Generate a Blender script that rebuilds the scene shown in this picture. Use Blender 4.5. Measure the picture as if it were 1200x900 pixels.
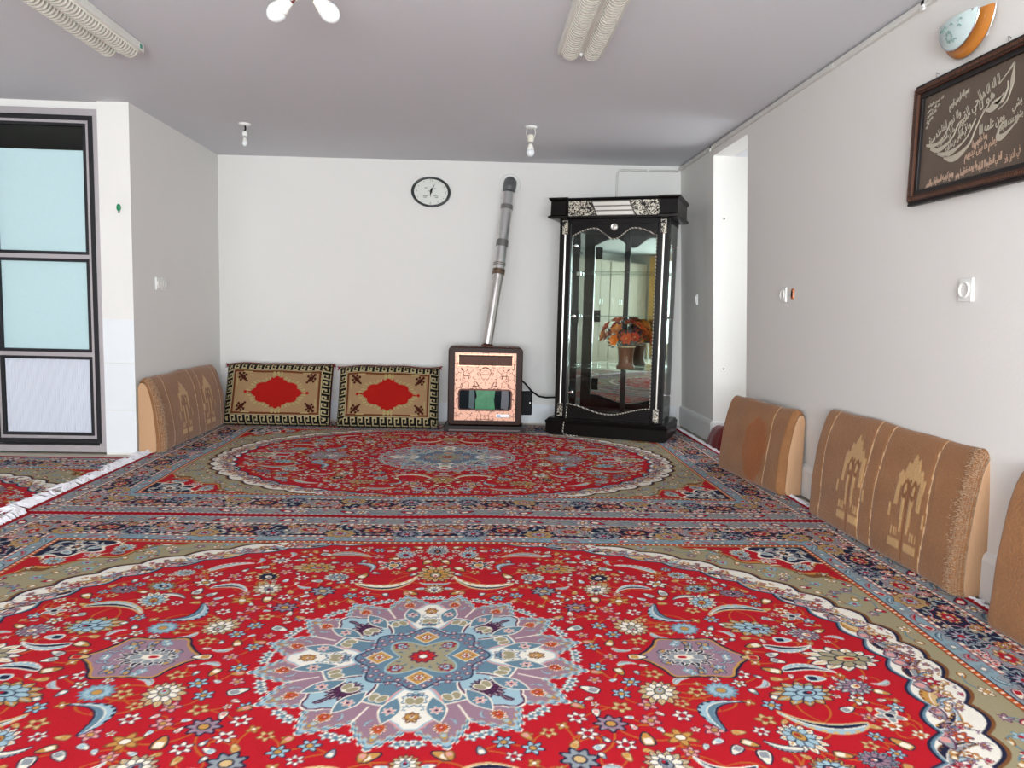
import bpy, bmesh, math, random
import numpy as np
from mathutils import Vector, Matrix
for o in list(bpy.data.objects): bpy.data.objects.remove(o)
S=bpy.context.scene; COL=S.collection
PI=math.pi
rnd=random.Random(5)
# ------------------------------------------------------------------ camera
cd=bpy.data.cameras.new('camera'); cam=bpy.data.objects.new('camera',cd); COL.objects.link(cam)
cd.sensor_width=36; cd.lens=884.5/1200*36; cd.clip_start=.05
cpi,cya,cro=.1000,.0505,.0247
fw=Vector((math.sin(cya)*math.cos(cpi),math.cos(cya)*math.cos(cpi),-math.sin(cpi)))
r_=fw.cross(Vector((0,0,1))).normalized(); u_=r_.cross(fw)
r2=r_*math.cos(cro)+u_*math.sin(cro); u2=-r_*math.sin(cro)+u_*math.cos(cro)
cam.matrix_world=Matrix(((r2.x,u2.x,-fw.x,0),(r2.y,u2.y,-fw.y,0),(r2.z,u2.z,-fw.z,1.0423),(0,0,0,1)))
S.camera=cam
# ------------------------------------------------------------------ sky, daylight, exposure
S.view_settings.view_transform='Standard'; S.view_settings.look='None'; S.view_settings.gamma=1; S.view_settings.exposure=-.12
w=bpy.data.worlds.new('sky'); S.world=w; w.use_nodes=True
w.node_tree.nodes['Background'].inputs[0].default_value=(.80,.90,1,1); w.node_tree.nodes['Background'].inputs[1].default_value=2.2
def daylight(name,loc,rot,sx,sy,power,col=(1,1,1)):
    l=bpy.data.lights.new(name,'AREA'); l.shape='RECTANGLE'; l.size=sx; l.size_y=sy; l.energy=power; l.color=col
    o=bpy.data.objects.new(name,l); COL.objects.link(o); o.location=loc; o.rotation_euler=rot; return o
# daylight entering by the windows of the wall behind the photographer and by the alcove window
daylight('window_daylight',(.0,-2.75,1.25),(PI/2,0,0),2.9,1.9,180,(.97,.985,1))
# added fill lamp, tilted up at the same window to brighten the ceiling
daylight('added_ceiling_fill',(.0,-2.72,.75),(PI/2+.75,0,0),2.8,.8,350,(.85,.92,1))
daylight('window_daylight',(-3.3,-2.75,1.25),(PI/2,0,0),1.4,1.9,90,(.96,.98,1))
daylight('alcove_daylight',(3.15,5.57,1.5),(0,PI/2,0),1.4,.66,14,(.96,.98,1))
# ------------------------------------------------------------------ helpers
def lin(c):
    return tuple((x/255/12.92 if x<=10 else ((x/255+.055)/1.055)**2.4) for x in c[:3])+(1,)
def mat(name,c,rough=.5,metal=0,noise=0,nscale=40,bump=0,bscale=200,trans=0,sheen=0,ior=1.45,coat=0,emit=None,alpha=1,spec=.5):
    m=bpy.data.materials.new(name); m.use_nodes=True; nt=m.node_tree; b=nt.nodes['Principled BSDF']
    b.inputs['Base Color'].default_value=lin(c); b.inputs['Roughness'].default_value=rough; b.inputs['Metallic'].default_value=metal
    b.inputs['Transmission Weight'].default_value=trans; b.inputs['IOR'].default_value=ior; b.inputs['Coat Weight'].default_value=coat; b.inputs['Specular IOR Level'].default_value=spec
    if sheen: b.inputs['Sheen Weight'].default_value=sheen; b.inputs['Sheen Roughness'].default_value=.35
    tc=nt.nodes.new('ShaderNodeTexCoord')
    if noise:
        n=nt.nodes.new('ShaderNodeTexNoise'); n.inputs['Scale'].default_value=nscale; n.inputs['Detail'].default_value=4
        nt.links.new(tc.outputs['Object'],n.inputs['Vector'])
        h=nt.nodes.new('ShaderNodeHueSaturation'); h.inputs['Color'].default_value=lin(c)
        mr=nt.nodes.new('ShaderNodeMapRange'); mr.inputs[3].default_value=1-noise; mr.inputs[4].default_value=1+noise
        nt.links.new(n.outputs[0],mr.inputs[0]); nt.links.new(mr.outputs[0],h.inputs['Value']); nt.links.new(h.outputs[0],b.inputs['Base Color'])
    if bump:
        n2=nt.nodes.new('ShaderNodeTexNoise'); n2.inputs['Scale'].default_value=bscale; n2.inputs['Detail'].default_value=3
        nt.links.new(tc.outputs['Object'],n2.inputs['Vector'])
        bp=nt.nodes.new('ShaderNodeBump'); bp.inputs['Strength'].default_value=bump; bp.inputs['Distance'].default_value=.01
        nt.links.new(n2.outputs[0],bp.inputs['Height']); nt.links.new(bp.outputs[0],b.inputs['Normal'])
    return m
def colmat(name,rough=.9,sheen=.0,bump=.3,bscale=300,noise=.1,nscale=150,spec=.3):
    """woven colours are stored on the mesh, one per knot; the fibre's grain is procedural"""
    m=mat(name,(128,128,128),rough,bump=bump,bscale=bscale,sheen=sheen); nt=m.node_tree; b=nt.nodes['Principled BSDF']
    b.inputs['Specular IOR Level'].default_value=spec
    a=nt.nodes.new('ShaderNodeAttribute'); a.attribute_name='weave'
    tc=nt.nodes.new('ShaderNodeTexCoord'); n=nt.nodes.new('ShaderNodeTexNoise'); n.inputs['Scale'].default_value=nscale; n.inputs['Detail'].default_value=3
    nt.links.new(tc.outputs['Object'],n.inputs['Vector'])
    mr=nt.nodes.new('ShaderNodeMapRange'); mr.inputs[3].default_value=1-noise; mr.inputs[4].default_value=1+noise
    h=nt.nodes.new('ShaderNodeHueSaturation')
    nt.links.new(n.outputs[0],mr.inputs[0]); nt.links.new(mr.outputs[0],h.inputs['Value']); nt.links.new(a.outputs['Color'],h.inputs['Color']); nt.links.new(h.outputs[0],b.inputs['Base Color'])
    return m
def obj(name,bm,m,parent=None,smooth=False,loc=None):
    me=bpy.data.meshes.new(name); bm.normal_update(); bm.to_mesh(me); bm.free()
    if smooth:
        me.polygons.foreach_set('use_smooth',[True]*len(me.polygons))
    return link(name,me,m,parent,loc)
def link(name,me,m=None,parent=None,loc=None):
    o=bpy.data.objects.new(name,me); COL.objects.link(o)
    if m is not None and not me.materials: me.materials.append(m)
    if parent: o.parent=parent
    if loc is not None: o.location=loc
    return o
def autosmooth(o,deg=40):
    me=o.data
    bm=bmesh.new(); bm.from_mesh(me)
    for f in bm.faces: f.smooth=True
    for e in bm.edges: e.smooth = len(e.link_faces)==2 and e.calc_face_angle(0)<math.radians(deg)
    bm.to_mesh(me); bm.free(); return o
def thing(name,label,cat,loc=(0,0,0),rotz=0,group=None):
    o=bpy.data.objects.new(name,None); COL.objects.link(o); o.empty_display_size=.05
    o.location=loc; o.rotation_euler=(0,0,rotz); return tag(o,label,cat,group)
def tag(o,label,cat,group=None):
    o['label']=label; o['category']=cat
    if group: o['group']=group
    return o
def struct(o,label=None):
    o['kind']='structure'
    if label: o['label']=label
    return o
def dup(root):
    r=root.copy(); COL.objects.link(r)
    for ch in root.children:
        c=ch.copy(); COL.objects.link(c); c.parent=r
        for g in ch.children:
            d=g.copy(); COL.objects.link(d); d.parent=c
    return r
def B(): return bmesh.new()
def box(bm,x0,x1,y0,y1,z0,z1,bev=0,mtx=None):
    t=bmesh.ops.create_cube(bm,size=1)['verts']
    for v in t: v.co=Vector(((x0+x1)/2+v.co.x*(x1-x0),(y0+y1)/2+v.co.y*(y1-y0),(z0+z1)/2+v.co.z*(z1-z0)))
    if bev:
        es=list({e for v in t for e in v.link_edges})
        t=bmesh.ops.bevel(bm,geom=es,offset=bev,segments=2,profile=.6,affect='EDGES')['verts']
    if mtx is not None:
        for v in t: v.co=mtx@v.co
    return bm
def prism(bm,pts,d0,d1,axis='y'):
    """closed outline pts (a,b) pulled from d0 to d1 along the axis"""
    def P(a,b,d): return {'y':(a,d,b),'x':(d,a,b),'z':(a,b,d)}[axis]
    v0=[bm.verts.new(P(a,b,d0)) for a,b in pts]; v1=[bm.verts.new(P(a,b,d1)) for a,b in pts]
    n=len(pts)
    fs=[bm.faces.new(v0),bm.faces.new(v1[::-1])]
    for i in range(n): fs.append(bm.faces.new((v0[i],v1[i],v1[(i+1)%n],v0[(i+1)%n])))
    bmesh.ops.recalc_face_normals(bm,faces=fs)
    return bm
def tube(bm,pts,rad,n=10,closed=False,flat=1.,cap=True):
    pts=[Vector(p) for p in pts]; N=len(pts); rads=rad if hasattr(rad,'__len__') else [rad]*N
    up=None; rings=[]
    for i,p in enumerate(pts):
        a=pts[(i-1)%N] if (closed or i) else p; b=pts[(i+1)%N] if (closed or i<N-1) else p
        t=(b-a).normalized()
        if up is None:
            up=Vector((0,0,1)) if abs(t.z)<.9 else Vector((1,0,0))
        x=t.cross(up)
        if x.length<1e-4: x=t.cross(Vector((1,.3,0)))
        x.normalize(); y=x.cross(t).normalized(); up=y
        rings.append([bm.verts.new(p+(x*math.cos(2*PI*k/n)+y*math.sin(2*PI*k/n)*flat)*rads[i]) for k in range(n)])
    M=N if closed else N-1
    for i in range(M):
        A,Bq=rings[i],rings[(i+1)%N]
        for k in range(n): bm.faces.new((A[k],A[(k+1)%n],Bq[(k+1)%n],Bq[k]))
    if cap and not closed: bm.faces.new(rings[0][::-1]); bm.faces.new(rings[-1])
    return bm
def lathe(bm,prof,n=24,mtx=None,cap=True):
    rings=[]
    for r,z in prof:
        rings.append([bm.verts.new((mtx@Vector((r*math.cos(2*PI*k/n),r*math.sin(2*PI*k/n),z))) if mtx is not None else Vector((r*math.cos(2*PI*k/n),r*math.sin(2*PI*k/n),z))) for k in range(n)])
    for A,Bq in zip(rings,rings[1:]):
        for k in range(n): bm.faces.new((A[k],A[(k+1)%n],Bq[(k+1)%n],Bq[k]))
    if cap: bm.faces.new(rings[0][::-1]); bm.faces.new(rings[-1])
    return bm
def axis_mtx(loc,direction):
    return Matrix.Translation(Vector(loc))@Vector(direction).to_track_quat('Z','Y').to_matrix().to_4x4()
def colgrid(name,P,C,m,parent=None,skirt=False):
    """regular grid of points P (rows,cols,3) with one woven colour C (rows,cols,3; sRGB 0-1) per point"""
    R,Q=P.shape[:2]; me=bpy.data.meshes.new(name)
    me.vertices.add(R*Q); me.vertices.foreach_set('co',P.reshape(-1).astype(np.float32))
    idx=np.arange(R*Q).reshape(R,Q)
    q=np.stack([idx[:-1,:-1],idx[:-1,1:],idx[1:,1:],idx[1:,:-1]],-1).reshape(-1,4); n=len(q)
    me.loops.add(n*4); me.loops.foreach_set('vertex_index',q.reshape(-1).astype(np.int32))
    me.polygons.add(n); me.polygons.foreach_set('loop_start',(np.arange(n)*4).astype(np.int32))
    try: me.polygons.foreach_set('loop_total',np.full(n,4,np.int32))
    except Exception: pass
    me.polygons.foreach_set('use_smooth',np.ones(n,bool))
    me.update(calc_edges=True)
    at=me.color_attributes.new('weave','BYTE_COLOR','POINT')
    c=np.ones((R*Q,4),np.float32); c[:,:3]=np.clip(C.reshape(-1,3),0,1)
    at.data.foreach_set('color_srgb',c.reshape(-1))
    return link(name,me,m,parent)
def text_bm(bm,s,size,mtx,shear=0,depth=.0008,width=None):
    c=bpy.data.curves.new('t','FONT'); c.body=s; c.size=size; c.shear=shear; c.resolution_u=3; c.extrude=depth; c.align_x='CENTER'; c.align_y='CENTER'
    o=bpy.data.objects.new('t',c); COL.objects.link(o); bpy.context.view_layer.update()
    dg=bpy.context.evaluated_depsgraph_get(); me=bpy.data.meshes.new_from_object(o.evaluated_get(dg))
    k=1.
    if width and o.dimensions.x>0: k=width/o.dimensions.x
    me.transform(mtx@Matrix.Diagonal((k,k,1,1))); bm.from_mesh(me)
    bpy.data.objects.remove(o); bpy.data.curves.remove(c); bpy.data.meshes.remove(me)
FORMS={'ا':0xFE8D,'ب':0xFE8F,'ة':0xFE93,'ت':0xFE95,'ج':0xFE9D,'ح':0xFEA1,'خ':0xFEA5,'د':0xFEA9,'ذ':0xFEAB,'ر':0xFEAD,'س':0xFEB1,'ش':0xFEB5,'ص':0xFEB9,'ض':0xFEBD,'ط':0xFEC1,'ظ':0xFEC5,'ع':0xFEC9,'غ':0xFECD,'ث':0xFE99,'ز':0xFEAF,'ف':0xFED1,'ق':0xFED5,'ك':0xFED9,'ل':0xFEDD,'م':0xFEE1,'ن':0xFEE5,'ه':0xFEE9,'و':0xFEED,'ي':0xFEF1}
def shaped(s):
    """joined letter forms in drawing order, left to right"""
    out=[]
    for wd in s.split(' '):
        r=[]
        for i,ch in enumerate(wd):
            pj = i>0 and wd[i-1] not in 'اذدروةز'
            nj = i<len(wd)-1 and ch not in 'اذدروةز'
            f=FORMS[ch]; r.append(chr(f+(3 if pj and nj else 1 if pj else 2 if nj else 0)))
        out.append(''.join(r[::-1]))
    return ' '.join(out[::-1])
# ------------------------------------------------------------------ materials
M_wall=mat('white_wall_paint',(226,224,219),.75,noise=.015,nscale=3,bump=.06,bscale=60)
M_ceil=mat('ceiling_paint',(212,213,217),.8,noise=.01,nscale=2,bump=.04,bscale=40)
M_tile=mat('white_glazed_tile',(226,230,232),.28,noise=.02,nscale=6)
M_floor=mat('cream_floor_tile',(200,192,176),.45,noise=.05,nscale=8)
M_base=mat('white_skirting_paint',(224,224,222),.5)
M_alu=mat('grey_aluminium_profile',(176,170,172),.42,metal=.35)
M_gask=mat('black_rubber_gasket',(18,18,24),.6)
M_film=mat('pale_aqua_frosted_film',(186,214,217),.55,noise=.03,nscale=60)
M_glass=mat('clear_glass',(232,244,240),.02,trans=1,ior=1.33)
M_rib=mat('ribbed_white_panel',(210,214,224),.5)
M_black=mat('black_lacquer',(13,9,9),.3,spec=.22,noise=.2,nscale=30)
M_blackm=mat('black_plastic',(12,12,13),.55,spec=.25)
M_silver=mat('silver_trim',(215,212,205),.3,metal=.85)
M_chrome=mat('chrome',(225,225,225),.12,metal=1)
M_mirror=mat('mirror_glass',(206,210,206),.01,metal=1)
M_white=mat('white_plastic',(228,228,224),.4)
M_enam=mat('white_enamel',(232,230,222),.35)
M_dkbrown=mat('dark_brown_enamel',(46,23,13),.42,spec=.2,noise=.1,nscale=20)
M_cord=mat('black_cord',(14,14,14),.5)
# ------------------------------------------------------------------ the room
L=6.888; XL=-2.28; PY=5.18; X0=-4.9; Y0=-2.6; HC=2.36
def XR(z): return 1.94-.05*z                            # the right wall leans in a little
def cz(x): return 2.303+.035*min(1,max(0,(x+2.28)/4.1))
bm=B(); box(bm,X0-.2,3.4,Y0-.2,L+.2,-.13,-.013); struct(obj('floor',bm,M_floor),'cream tiled floor showing only at the edges of the carpets')
bm=B()
xs=[X0-.2,XL,XR(2.3)+.1,3.4]
lo=[[bm.verts.new((x,y,cz(x)+(.012 if y>5 else 0))) for x in xs] for y in (Y0-.2,L+.2)]; hi=[[bm.verts.new((x,y,2.5)) for x in xs] for y in (Y0-.2,L+.2)]
for i in range(3):
    bm.faces.new((lo[0][i],lo[1][i],lo[1][i+1],lo[0][i+1])); bm.faces.new((hi[0][i],hi[0][i+1],hi[1][i+1],hi[1][i]))
struct(obj('ceiling',bm,M_ceil),'plain pale ceiling carrying the strip lights')
bm=B(); box(bm,XL-.2,2.1,L,L+.2,-.05,HC+.1); struct(obj('wall_back',bm,M_wall))
bm=B(); box(bm,XL-.202,XL,PY,L,-.05,HC+.1); pier=struct(obj('wall_left',bm,M_wall),'grey-looking side wall and white pier beside the aluminium door')
def rpoly(bm,y0,y1,z0,z1,th=.16):
    v=[bm.verts.new((XR(z)+o,y,z)) for o in (0,th) for (y,z) in ((y0,z0),(y1,z0),(y1,z1),(y0,z1))]
    fs=[bm.faces.new([v[i] for i in q]) for q in ((0,1,2,3),(7,6,5,4),(0,4,5,1),(1,5,6,2),(2,6,7,3),(3,7,4,0))]
    bmesh.ops.recalc_face_normals(bm,faces=fs)
AY0,AY1,AZ=5.20,5.945,2.262
bm=B(); rpoly(bm,Y0-.2,AY0,-.05,HC+.1); rpoly(bm,AY1,L+.1,-.05,HC+.1); rpoly(bm,AY0,AY1,AZ,HC+.1)
struct(obj('wall_right',bm,M_wall),'long white right wall with a tall alcove beside the cabinet')
bm=B(); prism(bm,[(XR(-.05)+.16,-.05),(3.1,-.05),(3.1,AZ+.15),(XR(AZ+.15)+.16,AZ+.15)],AY1,AY1+.12); struct(obj('wall_alcove_back',bm,M_wall),'bright far side of the alcove lit by its window')
bm=B(); box(bm,XR(0)+.16,3.1,AY0-.12,AY0,-.05,AZ+.15); struct(obj('wall_alcove_front',bm,M_wall))
bm=B(); box(bm,XR(2.2)+.16,3.1,AY0,AY1,AZ,AZ+.15); struct(obj('ceiling_alcove',bm,M_ceil))
bm=B(); box(bm,3.0,3.1,AY0,AY1,-.05,.75); box(bm,3.0,3.1,AY0,AY1,2.2,AZ); struct(obj('wall_alcove_end',bm,M_wall))
# wall behind the photographer, with its two windows, and the kitchen side
bm=B(); 
for x0,x1,z0,z1 in ((X0-.2,-4.0,-.05,HC),(-2.6,-1.45,-.05,HC),(1.45,2.2,-.05,HC),(-4.0,-2.6,-.05,.3),(-4.0,-2.6,2.2,HC),(-1.45,1.45,-.05,.3),(-1.45,1.45,2.2,HC)): box(bm,x0,x1,Y0-.15,Y0,z0,z1)
struct(obj('wall_rear',bm,M_wall))
bm=B(); box(bm,X0-.15,X0,Y0-.2,PY+.2,-.05,HC); struct(obj('wall_far_left',bm,M_wall))
def window(n,x0,x1,z0,z1,k,lab):
    o=thing('window_%d'%n,lab,'window',(0,0,0)); del o['category']; o['kind']='structure'
    bm=B()
    for a,b,c,d in ((x0,x1,z0,z0+.05),(x0,x1,z1-.05,z1),(x0,x0+.05,z0,z1),(x1-.05,x1,z0,z1)): box(bm,a,b,Y0-.11,Y0-.05,c,d)
    for i in range(1,k):
        x=x0+(x1-x0)*i/k; box(bm,x-.025,x+.025,Y0-.105,Y0-.055,z0,z1)
    obj('window_frame',bm,M_alu,o)
window(1,-1.45,1.45,.3,2.2,3,'wide window behind the photographer'); window(2,-4.0,-2.6,.3,2.2,2,'window at the kitchen end')
# ------------------------------------------------------------------ skirting: glazed tiles along the back wall, painted boards on the right
bm=B(); box(bm,XL,1.9,L-.004,L,0,.168); bb=struct(obj('baseboard_back',bm,M_base),'low skirting of white tiles along the back wall')
bm=B(); box(bm,-.2285,.2285,-.006,.0,0.,.166,.002); tm=None
x=XL+.235
k=0
while x<1.7:
    if tm is None: o=obj('tile',bm,M_tile,bb); tm=o.data
    else: o=link('tile',tm,None,bb)
    o.location=(x,L-.004,0); x+=.462; k+=1
def rbase(name,y0,y1,lab):
    bm=B()
    pr=[(0,0),(-.022,0),(-.022,.150),(-.016,.170),(-.006,.178),(0,.182)]
    N=len(pr); A=[bm.verts.new((XR(z)+dx,y0,z)) for dx,z in pr]; Bq=[bm.verts.new((XR(z)+dx,y1,z)) for dx,z in pr]
    for i in range(N-1): bm.faces.new((A[i],A[i+1],Bq[i+1],Bq[i]))
    bm.faces.new(A[::-1]); bm.faces.new(Bq)
    bmesh.ops.recalc_face_normals(bm,faces=bm.faces)
    return bm
o=None
bb=thing('baseboard_right','white skirting boards along the foot of the right wall','b'); del bb['category']; bb['kind']='structure'
for y0,y1 in ((AY1+.002,L-.01),(4.06,AY0-.003),(2.52,4.056),(.9,2.515),(-1.5,.895)): obj('board',rbase('b',y0,y1,''),M_base,bb)
bm=B(); box(bm,XR(0)-.02,2.9,AY1-.02,AY1,0,.17,.004); struct(obj('baseboard_alcove',bm,M_base))
# white tiles on the foot of the pier
tile=None
bt=[(.003,.292),(.296,.610),(.614,.903)]
for z0,z1 in bt:
    bm=B(); box(bm,-2.479,XL+.002,PY-.008,PY+.001,z0,z1,.002); obj('tile',bm,M_tile,pier)
# pier front and the wall that holds the door
bm=B(); box(bm,X0,-3.25,PY+.03,PY+.18,-.05,HC); box(bm,-3.25,-2.46,PY+.03,PY+.18,2.262,HC); struct(obj('wall_door',bm,M_wall))
# dark room behind the door
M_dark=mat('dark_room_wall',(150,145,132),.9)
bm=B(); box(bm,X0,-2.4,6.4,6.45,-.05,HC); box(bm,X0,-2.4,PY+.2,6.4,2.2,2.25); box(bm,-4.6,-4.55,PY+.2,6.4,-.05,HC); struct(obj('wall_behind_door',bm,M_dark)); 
# ------------------------------------------------------------------ the door
dr=thing('door_1','grey aluminium door with two frosted aqua panes and ribbed panel','door'); del dr['category']; dr['kind']='structure'
yf=PY+.02
def bars(bm,x0,x1,z0,z1,w,ya,yb,bev=.003):
    for a,b,c,d in ((x0,x1,z0,z0+w),(x0,x1,z1-w,z1),(x0,x0+w,z0+w,z1-w),(x1-w,x1,z0+w,z1-w)): box(bm,a,b,ya,yb,c,d,bev)
bm=B(); bars(bm,-3.25,-2.482,.0,2.262,.045,yf-.02,yf+.08); obj('door_frame',bm,M_alu,dr)
bm=B(); bars(bm,-3.206,-2.511,.062,2.218,.030,yf-.026,yf+.03,.003); obj('gasket',bm,M_gask,dr)
bm=B(); bars(bm,-3.178,-2.539,.090,2.190,.03,yf-.016,yf+.03); 
for z in (.663,1.310): box(bm,-3.16,-2.55,yf-.014,yf+.03,z-.018,z+.018,.003)
leaf=obj('door_leaf',bm,M_alu,dr)
for z0,z1 in ((.116,.645),(.681,1.292),(1.328,2.166)):
    bm=B(); bars(bm,-3.160,-2.559,z0-.004,z1+.004,.020,yf-.020,yf+.012,.004); obj('glazing_bead',bm,M_gask,dr)
bm=B(); box(bm,-3.146,-2.573,yf+.004,yf+.012,.126,.635)
i=0; x=-3.14
while x<-2.585: 
    tube(bm,[(x+.0055,yf+.004,.13),(x+.0055,yf+.004,.632)],.005,6); x+=.0123
o=obj('ribbed_panel',bm,M_rib,dr); o['label']='ribbed white lower panel'
for z0,z1 in ((.691,1.282),(1.338,2.003)):
    bm=B(); box(bm,-3.144,-2.575,yf+.006,yf+.010,z0,z1); o=obj('frosted_pane',bm,M_film,dr); o['label']='frosted aqua pane'
bm=B(); box(bm,-3.146,-2.573,yf+.006,yf+.010,2.0,2.156); o=obj('clear_pane',bm,M_glass,dr); o['label']='clear strip of glass over the frosted film'
# ------------------------------------------------------------------ carpets
def carpet_pattern():
    """colour of every knot of one quarter of the carpet (u from 0 to 2 m, v from 0 to 1.5 m), mirrored twice"""
    rnd=random.Random(11)
    NU,NV=1334,750                       # quarter, two samples per knot each way
    du,dv=2.0/NU,1.5/NV
    U,V=np.meshgrid((np.arange(NU)+.5)*du,(np.arange(NV)+.5)*dv)
    RED=(178,24,36);DRED=(120,10,24);CRM=(232,222,204);LBL=(156,184,194);SBL=(98,128,144);MAU=(150,118,132);KHA=(156,146,116)
    GLD=(192,142,74);ORG=(192,82,34);NAV=(28,32,58);PNK=(214,150,144);GRY=(140,146,150);TAN=(206,172,120);BRN=(120,76,44);PUR=(84,40,70);WHT=(230,224,212)
    C=np.zeros((NV,NU,3),np.float32); C[:]=KHA
    def put(m,c): C[m]=c
    def hsh(a,b,s=0.):
        x=np.sin(a*127.1+b*311.7+s*74.7)*43758.5453
        return x-np.floor(x)
    # ---- ground areas
    d=np.minimum((2-U)*1.09,1.5-V); side=(2-U)*1.09<1.5-V
    along=np.where(side,V,U)
    ang=np.arctan2(V/1.09,U/1.42)
    rr=(np.abs(U/1.385)**2.1+np.abs(V/1.08)**2.1)**(1/2.1)
    arc=ang*1.24*1.0                                 # roughly metres along the oval
    sc=np.abs(np.sin(arc*math.pi/.155))              # scallops of the white band
    sc2=np.abs(np.sin(arc*math.pi/.155+.5))
    k=.088
    inner=1.0+.012-.022*sc; outer=1.0+k+.022*sc2
    put(rr<outer+.016,BRN); put(rr<outer+.008,NAV); put(rr<outer,WHT)
    put(rr<inner+.012,SBL); put(rr<inner+.006,NAV); put(rr<inner,RED)
    # ---- red corner pieces with a dark blue heart
    cu,cv=(1.61-U)/.50,(1.07-V)/.42
    cc=cu+cv+.07*np.sin(cu*16)-.05*np.cos(cv*13)
    m=(rr>outer+.02)&(cu>0)&(cv>0)
    put(m&(cc<1.06),BRN);put(m&(cc<1.03),GLD);put(m&(cc<1.0),RED)
    cd=np.hypot(cu-.12,cv-.12)+.04*np.sin(np.arctan2(cv-.12,cu-.12)*9)
    put(m&(cd<.38),CRM);put(m&(cd<.345),NAV)
    # ---- motif stamps; every motif works in its own unit window
    def stamp(cx,cy,r,rot,fn,asp=1.,clip=None):
        R=r*1.25*max(1,asp)
        i0,i1=max(0,int((cx-R)/du)),min(NU,int((cx+R)/du)+2); j0,j1=max(0,int((cy-R)/dv)),min(NV,int((cy+R)/dv)+2)
        if i1<=i0 or j1<=j0: return
        x=(U[j0:j1,i0:i1]-cx)/r; y=(V[j0:j1,i0:i1]-cy)/r
        c,s=math.cos(rot),math.sin(rot); X,Y=(x*c+y*s)/asp,-x*s+y*c
        W=C[j0:j1,i0:i1]
        ok=None if clip is None else clip[j0:j1,i0:i1]
        for mm,col in fn(X,Y,np.hypot(X,Y),np.arctan2(Y,X)):
            if ok is not None: mm=mm&ok
            W[mm]=col
    def flower(n,col,mid,edge,ec=None,dep=.22):
        def f(X,Y,r,t):
            o=1-dep+dep*np.cos(n*t)
            L=[(r<o,edge),(r<o-.16,col)]
            if ec: L+=[((r<o-.2)&(np.abs(np.sin(n*t/2))<.22)&(r>.35),ec)]
            return L+[(r<.36,edge),(r<.27,mid)]
        return f
    def palmette(c1,c2,c3,c4,edge=NAV,n=13):
        def f(X,Y,r,t):
            q=np.hypot(X*.95+.1,Y*1.12); tt=np.arctan2(Y*1.12,X*.95+.1)
            tri=np.abs((tt*n/(2*np.pi))%1-.5)*2; o=(.74+.30*(1-tri)**.8)*(1+.16*np.cos(tt))
            L=[(q<o,edge),(q<o-.06,c1),((q<o-.06)&(tri>.86)&(q>.45),edge),((q<o-.16)&(tri<.16)&(q>.5),c3)]
            tr2=np.abs((tt*(n-4)/(2*np.pi)+.3)%1-.5)*2; o2=(.50+.20*(1-tr2)**.8)*(1+.12*np.cos(tt))
            L+=[(q<o2+.045,edge),(q<o2,c2),((q<o2)&(tr2>.84)&(q>.34),edge)]
            q3=np.hypot((X+.10)*1.2,Y*1.7); L+=[(q3<.44,edge),(q3<.37,c3),(np.hypot((X+.16)*1.4,Y*1.9)<.24,c4),(np.hypot((X+.22)*2,Y*2.4)<.17,RED)]
            return L
        return f
    def leaf(c1,c2,edge=NAV,bend=.55,w=.26):
        def f(X,Y,r,t):
            yy=Y+bend*(X*X-.5); w0=w*np.sqrt(np.clip(1-X*X,0,1))*(.75+.45*X)
            saw=.045*np.sign(np.sin(X*26))
            return [((np.abs(yy)<w0+.07)&(np.abs(X)<1),edge),((yy>-w0)&(yy<w0+saw)&(np.abs(X)<.97),c1),((yy<.0)&(yy>-w0+.02)&(np.abs(X)<.93),c2),((np.abs(yy)<.025)&(np.abs(X)<.9),CRM)]
        return f
    def bud(col,tip,edge):
        def f(X,Y,r,t):
            w=.5*np.sqrt(np.clip(1-X*X,0,1))*(1-.45*X)
            return [((np.abs(Y)<w+.12)&(np.abs(X)<1),edge),((np.abs(Y)<w-.04)&(np.abs(X)<.86),col),((np.abs(Y)<w-.18)&(X<.1)&(X>-.7),tip)]
        return f
    def cloud(n,col,edge,line):
        def f(X,Y,r,t):
            o=.90+.075*np.cos(n*t)+.02*np.cos(2*n*t)
            return [(r<o,edge),(r<o-.05,line),(r<o-.10,col)]
        return f
    def vine(pts,col=GLD,w=.0035):
        for (a,b,bend) in pts:
            a=np.array(a);b=np.array(b);L=np.hypot(*(b-a)); e=(b-a)/max(L,1e-6); nrm=np.array([-e[1],e[0]])
            lo=np.minimum(a,b)-abs(bend)-.01; hi=np.maximum(a,b)+abs(bend)+.01
            i0,i1=max(0,int(lo[0]/du)),min(NU,int(hi[0]/du)+1); j0,j1=max(0,int(lo[1]/dv)),min(NV,int(hi[1]/dv)+1)
            if i1<=i0 or j1<=j0: continue
            x=U[j0:j1,i0:i1]-a[0]; y=V[j0:j1,i0:i1]-a[1]
            s=(x*e[0]+y*e[1])/L; q=x*nrm[0]+y*nrm[1]-bend*4*s*(1-s)
            C[j0:j1,i0:i1][(np.abs(q)<w)&(s>0)&(s<1)]=col
    # ---- khaki ground between the oval and the guard
    kh=(rr>outer+.03)&(cc>1.09)&(d>.44)
    big=[]
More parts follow.
